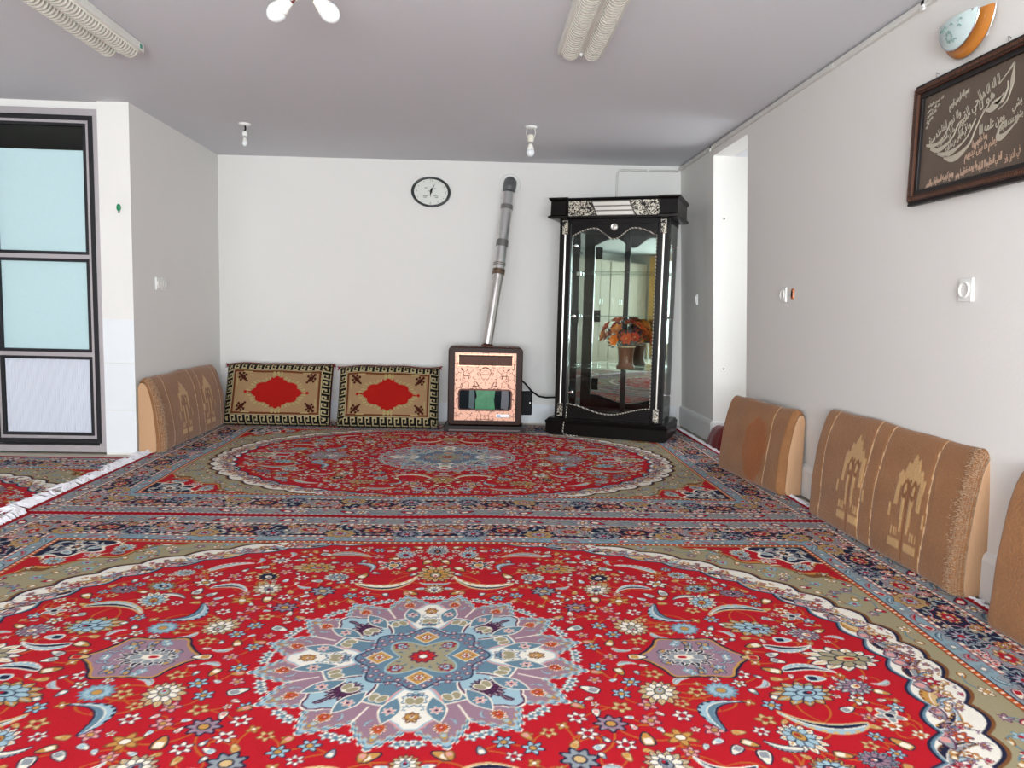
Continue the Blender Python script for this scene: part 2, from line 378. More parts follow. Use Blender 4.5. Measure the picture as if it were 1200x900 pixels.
    for i in range(900):
        x,y=rnd.uniform(0,1.62),rnd.uniform(.05,1.1)
        j,ii=min(NV-1,int(y/dv)),min(NU-1,int(x/du))
        if not kh[j,ii] or any((x-a)**2+(y-b)**2<.046**2 for a,b in big): continue
        big.append((x,y)); k_=len(big)%5
        if big[1:]:
            o=min(big[:-1],key=lambda q:(q[0]-x)**2+(q[1]-y)**2)
            if (o[0]-x)**2+(o[1]-y)**2<.03: vine([((x,y),o,rnd.uniform(-.03,.03))],SBL,.0028)
        stamp(x,y,[.03,.024,.02,.026,.022][k_],rnd.uniform(0,6),[flower(6,CRM,GLD,BRN),flower(5,MAU,CRM,PUR),bud(GLD,CRM,BRN),flower(5,LBL,RED,SBL),bud(RED,CRM,PUR)][k_],1.,kh)
    # red corner pieces
    cr=m&(cc<.98)
    for (a,b,r,fn) in [(.20,.2,.06,palmette(GRY,CRM,NAV,GLD)),(.06,.06,.03,leaf(GRY,LBL,CRM)),(.13,.32,.03,leaf(GRY,MAU,CRM,.6,.4)),(.32,.13,.03,leaf(GRY,MAU,CRM,.6,.4)),(.04,.17,.026,flower(6,GRY,GLD,CRM)),(.17,.04,.026,flower(6,GRY,GLD,CRM)),(.3,.3,.026,flower(6,CRM,RED,GRY)),(.55,.06,.03,leaf(CRM,GLD,BRN,.5,.4)),(.06,.52,.03,leaf(CRM,GLD,BRN,.5,.4)),(.9,.05,.03,leaf(CRM,GLD,BRN,.5,.4)),(.6,.34,.03,palmette(CRM,GRY,NAV,GLD)),(.3,.06,.03,leaf(GRY,CRM,LBL)),(.06,.3,.03,leaf(GRY,CRM,LBL)),(.36,.2,.028,bud(LBL,GRY,CRM)),(.2,.36,.028,bud(LBL,GRY,CRM)),(.5,.42,.03,leaf(CRM,GLD,BRN)),(.42,.56,.03,leaf(CRM,GLD,BRN)),(.76,.28,.024,flower(5,GLD,CRM,NAV)),(.28,.76,.024,flower(5,GLD,CRM,NAV)),(.60,.2,.05,palmette(CRM,LBL,GLD,NAV)),(.2,.6,.05,palmette(CRM,LBL,GLD,NAV)),(.42,.42,.035,flower(6,MAU,GLD,CRM)),(.78,.12,.03,flower(5,GLD,CRM,NAV)),(.10,.80,.03,flower(5,GLD,CRM,NAV)),(.4,.1,.03,leaf(LBL,GRY,CRM)),(.08,.4,.03,leaf(LBL,GRY,CRM))]:
        stamp(1.6-a*.5,1.065-b*.42,r,rnd.uniform(0,6),fn,1.,m)
    # ---- motifs in the white band
    wb=(rr>inner+.014)&(rr<outer-.004)
    n_=int(1.24*math.pi/2/.155)+1
    for q in range(-1,15):
        for h_,(off,rad) in enumerate([(.5,.055),(.0,.03),(.25,.04),(.75,.04)]):
            a=(q+off)*.155/1.24; rr0=1+[.050,.06,.035,.06][h_]
            x,y=1.385*rr0*math.cos(a),1.08*rr0*math.sin(a)
            # the oval is parametrised by the scaled angle used above
            t=math.atan2(1.09*math.cos(a),-1.41*math.sin(a))
            if h_==0: stamp(x,y,.074,t+.45,[leaf(NAV,GRY,BRN,.35,.30),leaf(GLD,TAN,BRN,.35,.34),leaf(NAV,LBL,GLD,-.3,.28)][q%3],1.,wb); stamp(x+.02,y+.02,.022,0,palmette(GLD,CRM,ORG,NAV,BRN,7),1.,wb)
            elif h_==1: stamp(x,y,rad,a,flower(6,[ORG,RED,LBL][q%3],CRM,PUR),1.,wb)
            elif h_==2: stamp(x,y,rad*.8,t-.4,bud(GRY,PNK,PUR),1.,wb)
            else: stamp(x,y,rad*.8,t+.9,leaf(SBL,LBL,NAV,.4,.3),1.,wb)
            for z_ in range(4):
                a2=a+rnd.uniform(-.03,.03); r3=1+rnd.uniform(.01,.085); stamp(1.41*r3*math.cos(a2),1.09*r3*math.sin(a2),.014,rnd.uniform(0,6),[flower(5,MAU,GLD,PUR),bud(GLD,CRM,BRN),leaf(GRY,MAU,GRY),flower(5,PNK,RED,PUR)][rnd.randrange(4)],1.,wb)
    # ---- red field
    fld=rr<inner-.004
    mains=[(.33,0,.062,0,palmette(CRM,KHA,GLD,NAV),1.25),
      (.66,.21,.075,1.9,palmette(TAN,CRM,KHA,LBL),1.),(.835,.20,.055,0,flower(14,LBL,GLD,SBL,SBL,.1),1.05),
      (.70,.33,.0,0,None,1),(.50,.37,.05,0,flower(8,MAU,GLD,NAV,GRY,.15),1.1),(.80,.31,.10,2.2,leaf(LBL,SBL,NAV,.8,.3),1.),
      (1.06,.21,.085,2.9,palmette(GLD,LBL,LBL,NAV),1.2),(1.27,0.0,.10,3.0,palmette(CRM,KHA,TAN,RED),1.3),
      (.66,.43,.045,.4,flower(6,GLD,CRM,BRN),1.2),(1.22,.17,.06,2.8,palmette(GRY,MAU,CRM,GLD),1.),(1.13,.125,.035,0,bud(LBL,NAV,CRM),1.),
      (1.13,.07,.09,3.2,leaf(LBL,NAV,CRM,.35,.26),1.),(1.05,.36,.13,.25,leaf(LBL,NAV,TAN,.45,.2),1.),(1.22,.37,.035,0,flower(6,CRM,ORG,BRN),1.),(1.27,.41,.03,0,flower(6,CRM,ORG,BRN),1.),(1.24,.32,.045,.5,flower(5,GRY,NAV,CRM),1.1),
      (.96,.43,.07,1.2,palmette(CRM,LBL,GLD,BRN),1.1),(.90,.47,.055,.4,leaf(GRY,CRM,NAV,.3,.3),1.),
      (0,.70,.10,1.571,palmette(TAN,GLD,KHA,CRM),1.),(.17,.60,.14,-.35,leaf(CRM,NAV,TAN,-.6,.2),1.),(.17,.80,.06,0,flower(9,NAV,GLD,CRM,GRY,.2),1.1),
      (.37,.66,.055,0,palmette(CRM,GRY,LBL,GLD),1.),(.47,.76,.075,0,palmette(TAN,GLD,GRY,RED),1.3),(.63,.66,.06,.8,palmette(GLD,NAV,CRM,GRY),1.),
      (.40,.52,.055,.5,flower(8,GRY,TAN,NAV,None,.15),1.1),(.60,.54,.07,1.0,palmette(TAN,CRM,GRY,NAV),1.),(.27,.78,.065,1.,leaf(LBL,GRY,NAV,.7,.3),1.),
      (.73,.55,.085,.3,leaf(LBL,NAV,CRM,.55,.25),1.),(.84,.60,.05,0,flower(6,CRM,GLD,NAV),1.1),(.98,.56,.06,.4,palmette(GLD,LBL,NAV,CRM),1.1),(1.10,.52,.05,0,palmette(GRY,MAU,NAV,CRM),1.1),
      (.80,.78,.1,-.5,leaf(GRY,LBL,CRM,.3,.2),1.),(.62,.84,.05,0,flower(8,CRM,GRY,PUR),1.1),(.95,.70,.05,0,palmette(CRM,LBL,GLD,NAV),1.),
      (.13,.93,.06,1.571,palmette(CRM,LBL,RED,NAV),1.),(.35,.92,.1,.1,leaf(GRY,MAU,TAN,.3,.3),1.),(.30,.98,.03,0,flower(5,CRM,GLD,PUR),1.),(0,.98,.07,1.571,palmette(CRM,GRY,NAV,GLD),1.),
      (0,.54,.05,1.571,palmette(GLD,CRM,LBL,NAV),1.),(1.28,.28,.03,0,flower(5,LBL,CRM,NAV),1.)]
    mains=[q for q in mains if q[4]]
    def infield(x,y,mg=.02): return (abs(x/1.41)**2.1+abs(y/1.09)**2.1)**(1/2.1)<1-mg
    spots=[]
    def free(x,y,r):
        if not infield(x,y,.03+r): return False
        if math.hypot(x,y)<.505: return False
        if (abs(x-.84+.02)/.17)**2+(y/.13)**2<1: return False
        if any(math.hypot(x-a,y-b)<.66*c*max(1,e_)+r for a,b,c,_,_,e_ in mains): return False
        return all(math.hypot(x-a,y-b)>r+c for a,b,c in spots)
    # vines first, so that flowers lie over them
    ms=[(q[0],q[1]) for q in mains]
    for a in ms:
        for b in sorted(ms,key=lambda q:math.hypot(q[0]-a[0],q[1]-a[1]))[1:3]:
            if math.hypot(b[0]-a[0],b[1]-a[1])<.3: vine([(a,b,rnd.choice((-1,1))*.04)],(180,98,40),.003)
    small=[]
    for rad,tries in ((.030,700),(.024,1500),(.019,2500),(.014,3000)):
        for _ in range(tries):
            x,y=rnd.uniform(0,1.4),rnd.uniform(0,1.08)
            if free(x,y,rad*1.02): spots.append((x,y,rad*1.02)); small.append((x,y,rad))
    for i,(x,y,r) in enumerate(small):
        o=[q for q in small if 0<math.hypot(q[0]-x,q[1]-y)<.09]
        if o and i%2: vine([((x,y),rnd.choice(o)[:2],rnd.uniform(-.02,.02))],(180,98,40),.0024)
    for x,y,r in small:
        rot=rnd.uniform(0,6.3); k_=rnd.random()
        if r>.022: fn=[flower(5,CRM,GLD,NAV),flower(6,CRM,RED,PUR),flower(5,TAN,RED,BRN),flower(6,LBL,GLD,NAV),bud(CRM,GRY,NAV),flower(5,PNK,GLD,PUR),bud(GLD,CRM,NAV),leaf(GRY,LBL,CRM,.4,.34)][int(k_*8)]
        else: fn=[flower(5,CRM,GLD,PUR),bud(CRM,PNK,NAV),bud(GRY,CRM,NAV),bud(TAN,GLD,BRN),bud(CRM,LBL,PUR),flower(4,GLD,CRM,BRN)][int(k_*6)]
        stamp(x,y,r*1.02,rot,fn,1.,fld)
    # mauve cartouche on the long axis
    stamp(.81,0,.15,0,cloud(6,MAU,NAV,GLD),1.15,fld)
    for i in range(26):
        a=rnd.uniform(0,6.3);q=rnd.uniform(.05,.105); stamp(.81+q*1.15*math.cos(a),abs(q*math.sin(a)),.017,a,[leaf(LBL,SBL,NAV),bud(GRY,GLD,NAV),flower(5,LBL,CRM,SBL)][i%3],1.,fld)
    stamp(.79,0,.068,0,palmette(NAV,GRY,CRM,RED,CRM),1.2); stamp(.64,0,.03,0,bud(CRM,GLD,NAV)); stamp(.985,0,.03,3.1,bud(TAN,RED,NAV))
    for a,b,r,rot,fn,asp in mains: stamp(a,b,r*.86,rot,fn,asp,fld)
    # ---- medallion of sixteen pointed petals
    R=np.hypot(U,V); T=np.arctan2(V,U); w=2*math.pi/16
    ph=(T/w)%1.0; x=np.abs(ph-.5)*2                # 0 at a petal's tip, 1 in the notch
    tip=.478*(1-.20*x**1.15)*(1+.012*np.sign(np.sin(x*26)))
    put(R<tip+.010,CRM);put(R<tip+.004,SBL);put(R<tip-.006,LBL);put(R<tip-.022*(1-.5*x),GLD);put(R<tip-.026*(1-.5*x),MAU)
    put((R<tip)&(x>.955)&(R>.3),CRM)
    md=R<tip-.02
    for q in range(4):
        a=(q+.5)*w; c,s=math.cos(a),math.sin(a)
        stamp(.395*c,.395*s,.026,a,palmette(CRM,ORG,RED,CRM,BRN,7),1.,md)
        for e in (-.09,.09): stamp(.372*math.cos(a+e),.372*math.sin(a+e),.018,a+e*5,leaf(LBL,SBL,SBL,.4 if e>0 else -.4,.22),1.,md)
        stamp(.435*c,.435*s,.018,a,bud(GLD,LBL,SBL),1.,md)
    # second ring: steel blue leaves at the petals' middles, white and light blue lobes between
    x2=np.abs(((T/(2*w)))%1.0-.5)*2                 # 0 between two lobes, 1 on a lobe axis
    put(R<.290+.0*x2,CRM);put(R<.284,SBL)
    for q in range(3):
        a=q*2*w;c,s=math.cos(a),math.sin(a); white=(q!=1)
        def lobe(X,Y,r,t,white=white):
            wd=np.where(X<.1,.62*np.sqrt(np.clip(1-((X-.1)/1.05)**2,0,1)),.62*np.clip(1-np.clip((X-.1)/.95,0,9)**1.6,0,1)+.05*np.abs(np.sin(X*9)))
            e=np.abs(Y)-wd
            return [((e<.06)&(X>-.95)&(X<1.05),CRM if not white else PNK),((e<.0)&(X>-.9)&(X<.98),PUR if not white else LBL),((e<-.06)&(X>-.84)&(X<.92),LBL if not white else WHT)]
        stamp(.285*c,.285*s,.115,a,lobe)
        if white:
            stamp(.245*c,.245*s,.04,a,palmette(LBL,SBL,CRM,PUR,NAV,9)); stamp(.335*c,.335*s,.026,a,palmette(BRN,GLD,CRM,BRN,BRN,7))
            for e in(-.13,.13): stamp(.295*math.cos(a+e),.295*math.sin(a+e),.022,0,flower(7,WHT,GLD,SBL,SBL))
        else:
            stamp(.27*c,.27*s,.052,a,palmette(PUR,PUR,CRM,ORG,NAV,15))
            for e in(-.17,.17): stamp(.29*math.cos(a+e),.29*math.sin(a+e),.02,0,flower(7,CRM,GLD,SBL,SBL))
            stamp(.34*c,.34*s,.028,a,leaf(PUR,NAV,PUR,.2,.3))
    for q in range(4):
        a=(q+.5)*w; c,s=math.cos(a),math.sin(a)
        def pet(X,Y,r,t):
            e=np.abs(Y)-.40*(1-np.abs(X)**1.7)
            return [((e<.08)&(np.abs(X)<1.1),CRM),((e<.0)&(np.abs(X)<1),SBL)]
        stamp(.305*c,.305*s,.062,a,pet,1.,R<.37)
        stamp(.31*c,.31*s,.02,a,flower(6,PNK,PUR,CRM))
        for e in(-.15,.15): stamp(.255*math.cos(a+e),.255*math.sin(a+e),.015,a+e*3,lambda X,Y,r,t:[(r<1,CRM),(r<.8,KHA)],1.5)
    # inner rosette: steel blue star, khaki quatrefoil, red heart
    put(R<.19+.018*np.cos(8*T),LBL);put(R<.182+.018*np.cos(8*T),NAV);put(R<.177+.018*np.cos(8*T),SBL)
    for q in range(9):
        for rd in(.15,.175):
            a=(q+(rd>.16)*.5)*w*.5; stamp(rd*math.cos(a),rd*math.sin(a),.013,a,flower(5,MAU,CRM,PUR))
    qf=.098+.03*np.cos(4*(T+math.pi/4)); put(R<qf+.006,LBL);put(R<qf,KHA)
    for q in range(3):
        a=q*math.pi/4
        if q!=1: stamp(.128*math.cos(a),.128*math.sin(a),.042,0,lambda X,Y,r,t:[(np.abs(X)+np.abs(Y)<1,CRM),(np.abs(X)+np.abs(Y)<.88,GLD)]); stamp(.128*math.cos(a),.128*math.sin(a),.02,0,flower(6,CRM,ORG,PUR))
        else: stamp(.10*math.cos(a),.10*math.sin(a),.024,a,palmette(RED,LBL,PUR,CRM,PUR,7))
    for q in range(5): a=q*math.pi/8; stamp(.07*math.cos(a),.07*math.sin(a),.012,a,leaf(SBL,NAV,SBL))
    stamp(0,0,.043,0,flower(10,RED,CRM,PUR,ORG,.1))
    # garland of small light flowers just outside the medallion
    for q in range(17):
        a=q*w*.5; rd=.455 if q%2==0 else .515
        if q%2==0:
            for e in(-.055,0,.055): stamp(rd*math.cos(a+e),rd*math.sin(a+e)+0,.021,a,flower(5,CRM,SBL,SBL),1.,fld&(R>tip+.012))
        else: stamp(rd*math.cos(a),rd*math.sin(a),.02,a,bud(GLD,PNK,BRN),1.,fld)
    # ---- borders, from the oval outwards
    put(d<.425,BRN);put(d<.42,ORG);put((d<.416)&(d>.404)&((along*38)%1<.34),CRM)
    put(d<.40,NAV);put(d<.395,(134,160,170))
    put((d<.395)&(d>.335)&(hsh(np.floor(along/.03),np.floor(d/.03))<.35),GRY)
    put(d<.335,PUR);put(d<.331,CRM);put((d<.331)&(d>.316)&((along*30)%1<.5),(186,120,110))
    put(d<.316,NAV);put(d<.308,NAV)
    put(d<.14,CRM);put((d<.14)&(d>.125)&((along*30)%1<.5),(186,120,110));put(d<.125,NAV);put(d<.121,GRY)
    put(d<.03,CRM);put((d<.03)&((along*34)%1<.5),(150,100,110));put(d<.022,(150,16,30));put((2-U)<.038,(160,18,32))
    def strip(pos,length,fnc):
        for s in range(length): fnc(s)
    def onstrip(which,s,depth):          # a spot s metres along the strip and depth from the edge
        return (s,1.5-depth) if which=='top' else (2-depth/1.09,s)
    bd=(d<.314)&(d>.142); gd=(d<.394)&(d>.337); og=(d<.12)&(d>.032)
    for which,L in (('top',2.0),('side',1.5)):
        stepn=.30; n=int(L/stepn)+1; base=0. if which=='top' else 1.57
        own=(side if which=='side' else ~side)
        for i in range(n*9+2):                          # ground flowers of the main border
            s=i*stepn/9
            for dep in(.16,.20,.245,.29):
                X,Y=onstrip(which,s+rnd.uniform(-.012,.012),dep+rnd.uniform(-.012,.012))
                fn=[flower(5,PNK,RED,CRM),leaf(GRY,KHA,LBL,.5,.35),flower(5,CRM,GLD,BRN),bud(RED,CRM,LBL),leaf(SBL,LBL,CRM,.5,.3),flower(6,ORG,CRM,BRN),bud(KHA,CRM,GRY),leaf(KHA,GRY,GRY,.6,.4)][rnd.randrange(8)]
                stamp(X,Y,rnd.uniform(.017,.024),rnd.uniform(0,6.3),fn,1.,bd&own)
        for i in range(n+1):
            s=i*stepn
            X,Y=onstrip(which,s,.228); stamp(X,Y,.062,base,cloud(8,[GRY,NAV][i%2],LBL,RED),1.5,bd&own); stamp(X,Y,.04,base,palmette(GLD,RED,CRM,ORG,PUR,9),1.3,bd&own)
            X,Y=onstrip(which,s+stepn*.5,.285); stamp(X,Y,.062,base,cloud(8,(176,140,90),NAV,TAN) if i%2 else flower(9,NAV,PNK,GRY,LBL,.1),1.2,(d<.37)&(d>.15)&own); stamp(X,Y,.036,base,flower(8,LBL,RED,PUR,PNK),1.2,own)
            X,Y=onstrip(which,s+stepn*.27,.18); stamp(X,Y,.034,base+.4,palmette(ORG,[GLD,PNK][i%2],CRM,RED,NAV,9),.9,bd&own)
            X,Y=onstrip(which,s+stepn*.73,.18); stamp(X,Y,.034,base-.4,palmette(ORG,[GLD,PNK][i%2],CRM,RED,NAV,9),.9,bd&own)
        for i in range(int(L/.075)+2):
            s=i*.075
            X,Y=onstrip(which,s,.366); stamp(X,Y,.026,base+(.4 if i%2 else -.4),[leaf(MAU,RED,PUR,.3,.36),flower(6,GRY,CRM,SBL),leaf(SBL,LBL,NAV,.3,.36),bud(CRM,RED,PUR)][i%4],1.2,gd&own)
            X,Y=onstrip(which,s,.078); stamp(X,Y,.034,base+(.5 if i%2 else -.5),[leaf(SBL,KHA,NAV,.3,.36),flower(6,CRM,GLD,PUR),bud(RED,CRM,NAV),leaf(KHA,GRY,PUR,.3,.4)][i%4],1.2,og&own)
            X,Y=onstrip(which,s+.037,.05+.05*(i%2)); stamp(X,Y,.016,0,flower(5,[CRM,PNK,LBL][i%3],RED,PUR),1.,og&own)
    C2=C.reshape(NV//2,2,NU//2,2,3).mean((1,3))/255.
    h=np.concatenate([C2[:,::-1],C2],1)
    return np.concatenate([h[::-1],h],0)               # (750, 1334, 3), sRGB

M_carpet=colmat('woven_carpet_wool',.95,sheen=.0,bump=.5,bscale=420,noise=.16,nscale=260,spec=.15)
W=carpet_pattern(); R,Q=W.shape[:2]
CL,CW=4.04,3.016
gx,gy=np.meshgrid(np.linspace(-CL/2,CL/2,Q),np.linspace(-CW/2,CW/2,R))
gz=.012+.002*np.sin(gx*5.1+1.3*np.sin(gy*2.3))*np.cos(gy*4.2+gx)
gy2=gy+.006*np.sin(gx*3.1+.4)+.003*np.sin(gx*8.3)
gx2=gx+.006*np.sin(gy*4.3)
for a in (0,-1): gz[a,:]=.001; gz[:,a]=.001
c1=colgrid('carpet',np.stack([gx2,gy2,gz],-1),W[::-1],M_carpet)
c1.location=(-.136,2.172,-.012); tag(c1,'large red carpet in the foreground with a sixteen petalled medallion','carpet','red medallion carpets')
c2=c1.copy(); COL.objects.link(c2); c2.location=(-.175,2.1805+CW,-.012); c2['label']='red medallion carpet in front of the heater and the black cabinet'
c3=c1.copy(); COL.objects.link(c3); c3.location=(-3.1,5.065-CL/2,-.0205); c3.rotation_euler=(0,0,PI/2); c3['label']='red carpet before the aluminium door, partly under the others'
M_fringe=mat('white_wool_fringe',(234,232,236),.9)
def fringe(parent,x,sgn,n,wild,seed,length):
    r=random.Random(seed); bm=B()
    y=-CW/2+.01
    while y<CW/2-.01:                                     # loose tufts of many threads, leaning this way and that
        wd=r.uniform(.012,.03); l0=length*r.uniform(.3,1.55); lean=r.gauss(.012,.022)*wild
        for k in range(int(wd*n/CW*1.6)+2):
            yy=y+wd*r.random(); l=l0*r.uniform(.7,1.15); dy=lean+r.gauss(0,.007)*wild; a=Vector((x-sgn*.012*r.random(),yy,.0135))
            tube(bm,[a,a+Vector((sgn*l*.5,dy*.4,r.uniform(.002,.012)*wild)),a+Vector((sgn*l,dy,r.uniform(-.010,.002)))],[.003,.0034,.0012],4)
        y+=wd+max(0,r.gauss(.002,.007))*wild
    o=obj('fringe',bm,M_fringe,parent); o['kind']='stuff'; o['label']='white shaggy fringe'
    return o
for c in (c1,c2):
    fringe(c,-CL/2,-1,700,1.6,3,.080); fringe(c,CL/2,1,520,.6,4,.026)
# ------------------------------------------------------------------ wedge back cushions in camel velvet
M_velvet=colmat('camel_velvet',.85,sheen=.35,bump=.5,bscale=90,noise=.10,nscale=9,spec=.2)
M_side=mat('cream_cushion_side',(190,150,114),.85,noise=.04,nscale=12,bump=.15,bscale=120)
M_plush=mat('plush_painted_sheen',(188,156,124),.9,sheen=.6,noise=.2,nscale=60)  # the velvet's glancing sheen is put into this paler pile colour
def wedge(parent,Ln,H,T,motif,seed,seams,plush=True):
    """front surface of a cushion Ln long, H high and T thick at the foot; s runs along, t out from the wall"""
    r=np.random.RandomState(seed)
    prof=[(.0,.0),(.9,.0),(.97,.012),(1.,.05),(1.0,.12),(.98,.25),(.93,.42),(.84,.60),(.70,.78),(.56,.90),(.42,.97),(.28,1.0),(.12,.985),(.03,.95),(0,.9)]
    p=np.array(prof)*[T,H]; seg=np.r_[0,np.cumsum(np.hypot(*np.diff(p,axis=0).T))]; nq=110
    ss=np.linspace(0,seg[-1],nq); ps=np.stack([np.interp(ss,seg,p[:,i]) for i in (0,1)],1)
    for _ in range(3): ps[1:-1]=(ps[:-2]+2*ps[1:-1]+ps[2:])/4
    ns=230; s=np.linspace(0,1,ns)
    end=np.minimum(s,1-s)*Ln; rd=.035; k=1-.30*np.clip(1-end/rd,0,1)**2.2        # ends are rounded over
    S_,Z=np.meshgrid(s,ps[:,1]); _,Tt=np.meshgrid(s,ps[:,0]); K=np.tile(k,(nq,1))
    ph=r.uniform(0,6,6)
    wob=1+.014*np.sin(S_*9+ph[0])+.010*np.sin(S_*17+Z*12+ph[1])+.008*np.sin(Z*31+S_*5+ph[2])
    top=1+.006*np.sin(S_*8+ph[3])+.004*np.sin(S_*19+ph[4])
    q=np.tile(((ss-T)/(seg[-1]-T-.1*H))[:,None],(1,ns))                           # 0 at the foot, 1 at the crest
    base=np.array((142,99,64))/255.; C=np.tile(base,(nq,ns,1)).astype(float)
    dz=np.zeros_like(q); x=S_*Ln
    for sx,w in seams:
        xx=np.abs(x-(sx+.008*np.sin(q*7+sx*9)))
        C[(xx<.0034)&(q<.99)&(((q*23+sx*40)%1)<.97)]=np.array((214,176,132))/255.; dz-=.0025*np.exp(-(xx/.012)**2)
    lt=np.array((186,148,100))/255.; dkb=np.array((128,80,42))/255.
    if motif=='tree':
        for c in (.29,.66):
            X=(x-c*Ln)/.115; Y=(q-.12)/.70
            crown=(Y>.66+.04*np.sin(X*9))&(Y<.97-.34*np.abs(X)+.03*np.sin(X*21))&(np.abs(X)<.80)
            drop=(np.abs(np.abs(X)-.66)<.13-.1*np.clip(.7-Y,0,1))&(Y>.42)&(Y<.74)
            pil=(np.abs(np.abs(X)-(.26-.10*(.7-Y)))<.075+.12*(Y-.25))&(Y>.16)&(Y<.66)
            base_=(Y>-.02)&(Y<.075)&(np.abs(X)<.80)&(np.abs(X)>.13)
            foot=(Y>.11)&(Y<.19)&(np.abs(np.abs(X)-.55)<.2)&(np.sin(X*40)>-.4)
            drops=(np.abs(np.abs(X)-.98)<.06)&(np.abs(Y-.34)<.07)
            eyes=(np.abs(np.hypot((np.abs(X)-.24)*1.2,(Y-.60)*1.9)-.15)<.05)&(np.abs(X)+.3*Y<.62)|((np.abs(X)<.05)&(Y<.70))
            mm=(crown|drop|pil|base_|foot|drops)&~eyes
            C[mm]=lt if motif=='tree' else C[mm]; C[eyes&(np.abs(X)<.6)]=dkb; dz+=np.where(mm,.002,0)
    elif motif=='stain':
        X=(x-.42*Ln)/.125; Y=(q-.38)/.36
        mm=np.hypot(X*(1-.12*Y),Y)+.04*np.sin(8*np.arctan2(Y,X)); C[mm<1.06]=np.array((148,94,52))/255.; C[mm<1]=np.array((146,86,42))/255.
    elif motif=='plain': pass
    worn=.5+.5*np.sin(S_*13+Z*9+ph[5])*np.sin(Z*21-S_*6); C*=(1+.06*(worn[...,None]-.5))
    P=np.stack([x,(Tt*K*wob+dz),Z*(1-.05*(1-K)/.3)*top],-1)
    colgrid('velvet_cover',P,C,M_velvet,parent)
    for e,i in ((0,0),(1,-1)):                         # the cream ends
        bm=B(); pts=P[:,i,:]; out=.006*(1 if e else -1)
        v=[bm.verts.new((pp[0],pp[1]*.985,pp[2]*.985+.002)) for pp in pts[::3]]
        c=bm.verts.new((pts[:,0].mean()+out*2,T*.35,H*.42))
        for a,b in zip(v,v[1:]+v[:1]): bm.faces.new((a,b,c))
        bmesh.ops.recalc_face_normals(bm,faces=bm.faces)
        if (bm.faces[:] or 1) and e==0: pass
        o=obj('side_panel',bm,M_side,parent,smooth=True); o['label']='smooth cream end panel'
    bm=B(); v=[bm.verts.new(tuple(P[j,i])) for i,j in ((0,0),(-1,0),(-1,-1),(0,-1))]; bm.faces.new(v); obj('back_panel',bm,M_side,parent)
    if plush:
        bm=B()
        for e in plush:
            for i in range(2200):
                jq=r.randint(12,nq-12); si=abs(r.normal(0,.028)); so=int((si/Ln if e==0 else 1-si/Ln)*(ns-1))
                a=Vector(P[jq,so]); nr=Vector((r.normal(0,.4)+(-.4 if e==0 else .4),1,r.normal(0,.5)+.2)).normalized()
                tube(bm,[a-nr*.002,a+nr*r.uniform(.005,.012)],[.0014,.0006],3,cap=False)
        o=obj('plush_pile',bm,M_plush,parent); o['kind']='stuff'; o['label']='plush pile along the end with its pale sheen painted in'
def cushion(label,F_far,F_near,H,T,motif,seed,seams,group,side,plush=(1,)):
    a=Vector(F_far);b=Vector(F_near); e=(b-a); Ln=e.length; e.normalize(); t=Vector((0,0,1)).cross(e)
    # s runs along e; t is the left-hand normal: keep it pointing into the room
    o=thing('back_cushion',label,'cushion',(0,0,0),0,group)
    if t.x*side<0:
        a,b=b,a; e=-e; t=-t; flip=True
    else: flip=False
    og=a-t*T
    o.location=(og.x,og.y,.001); o.rotation_euler=(0,0,math.atan2(e.y,e.x))
    pl=tuple(1-k for k in plush) if flip else plush
    wedge(o,Ln,H,T,motif,seed,[((Ln-s) if flip else s,w) for s,w in seams],pl)
    return o
gW='camel velvet wall cushions'
cushion('camel velvet cushion with a dark oval stain, by the alcove',(1.655,4.97,0),(1.765,4.195,0),.50,.145,'stain',1,((.60,1),),gW,-1,())
cushion('long camel velvet cushion with two pale tree motifs under the framed calligraphy',(1.772,3.84,0),(1.812,2.66,0),.565,.135,'tree',2,((.115,1),(.50,1),(.60,1),(.96,1)),gW,-1)
cushion('plain camel velvet cushion cut off at the photo edge, nearest on the right wall',(1.756,2.415,0),(1.80,1.25,0),.565,.135,'plain',3,((.3,1),(.7,1)),gW,-1,())
cushion('camel velvet cushion standing against the left wall in the corner',(-2.105,6.50,0),(-2.105,5.19,0),.515,.165,'tree',4,((.12,1),(.50,1),(.62,1),(1.12,1)),gW,1)
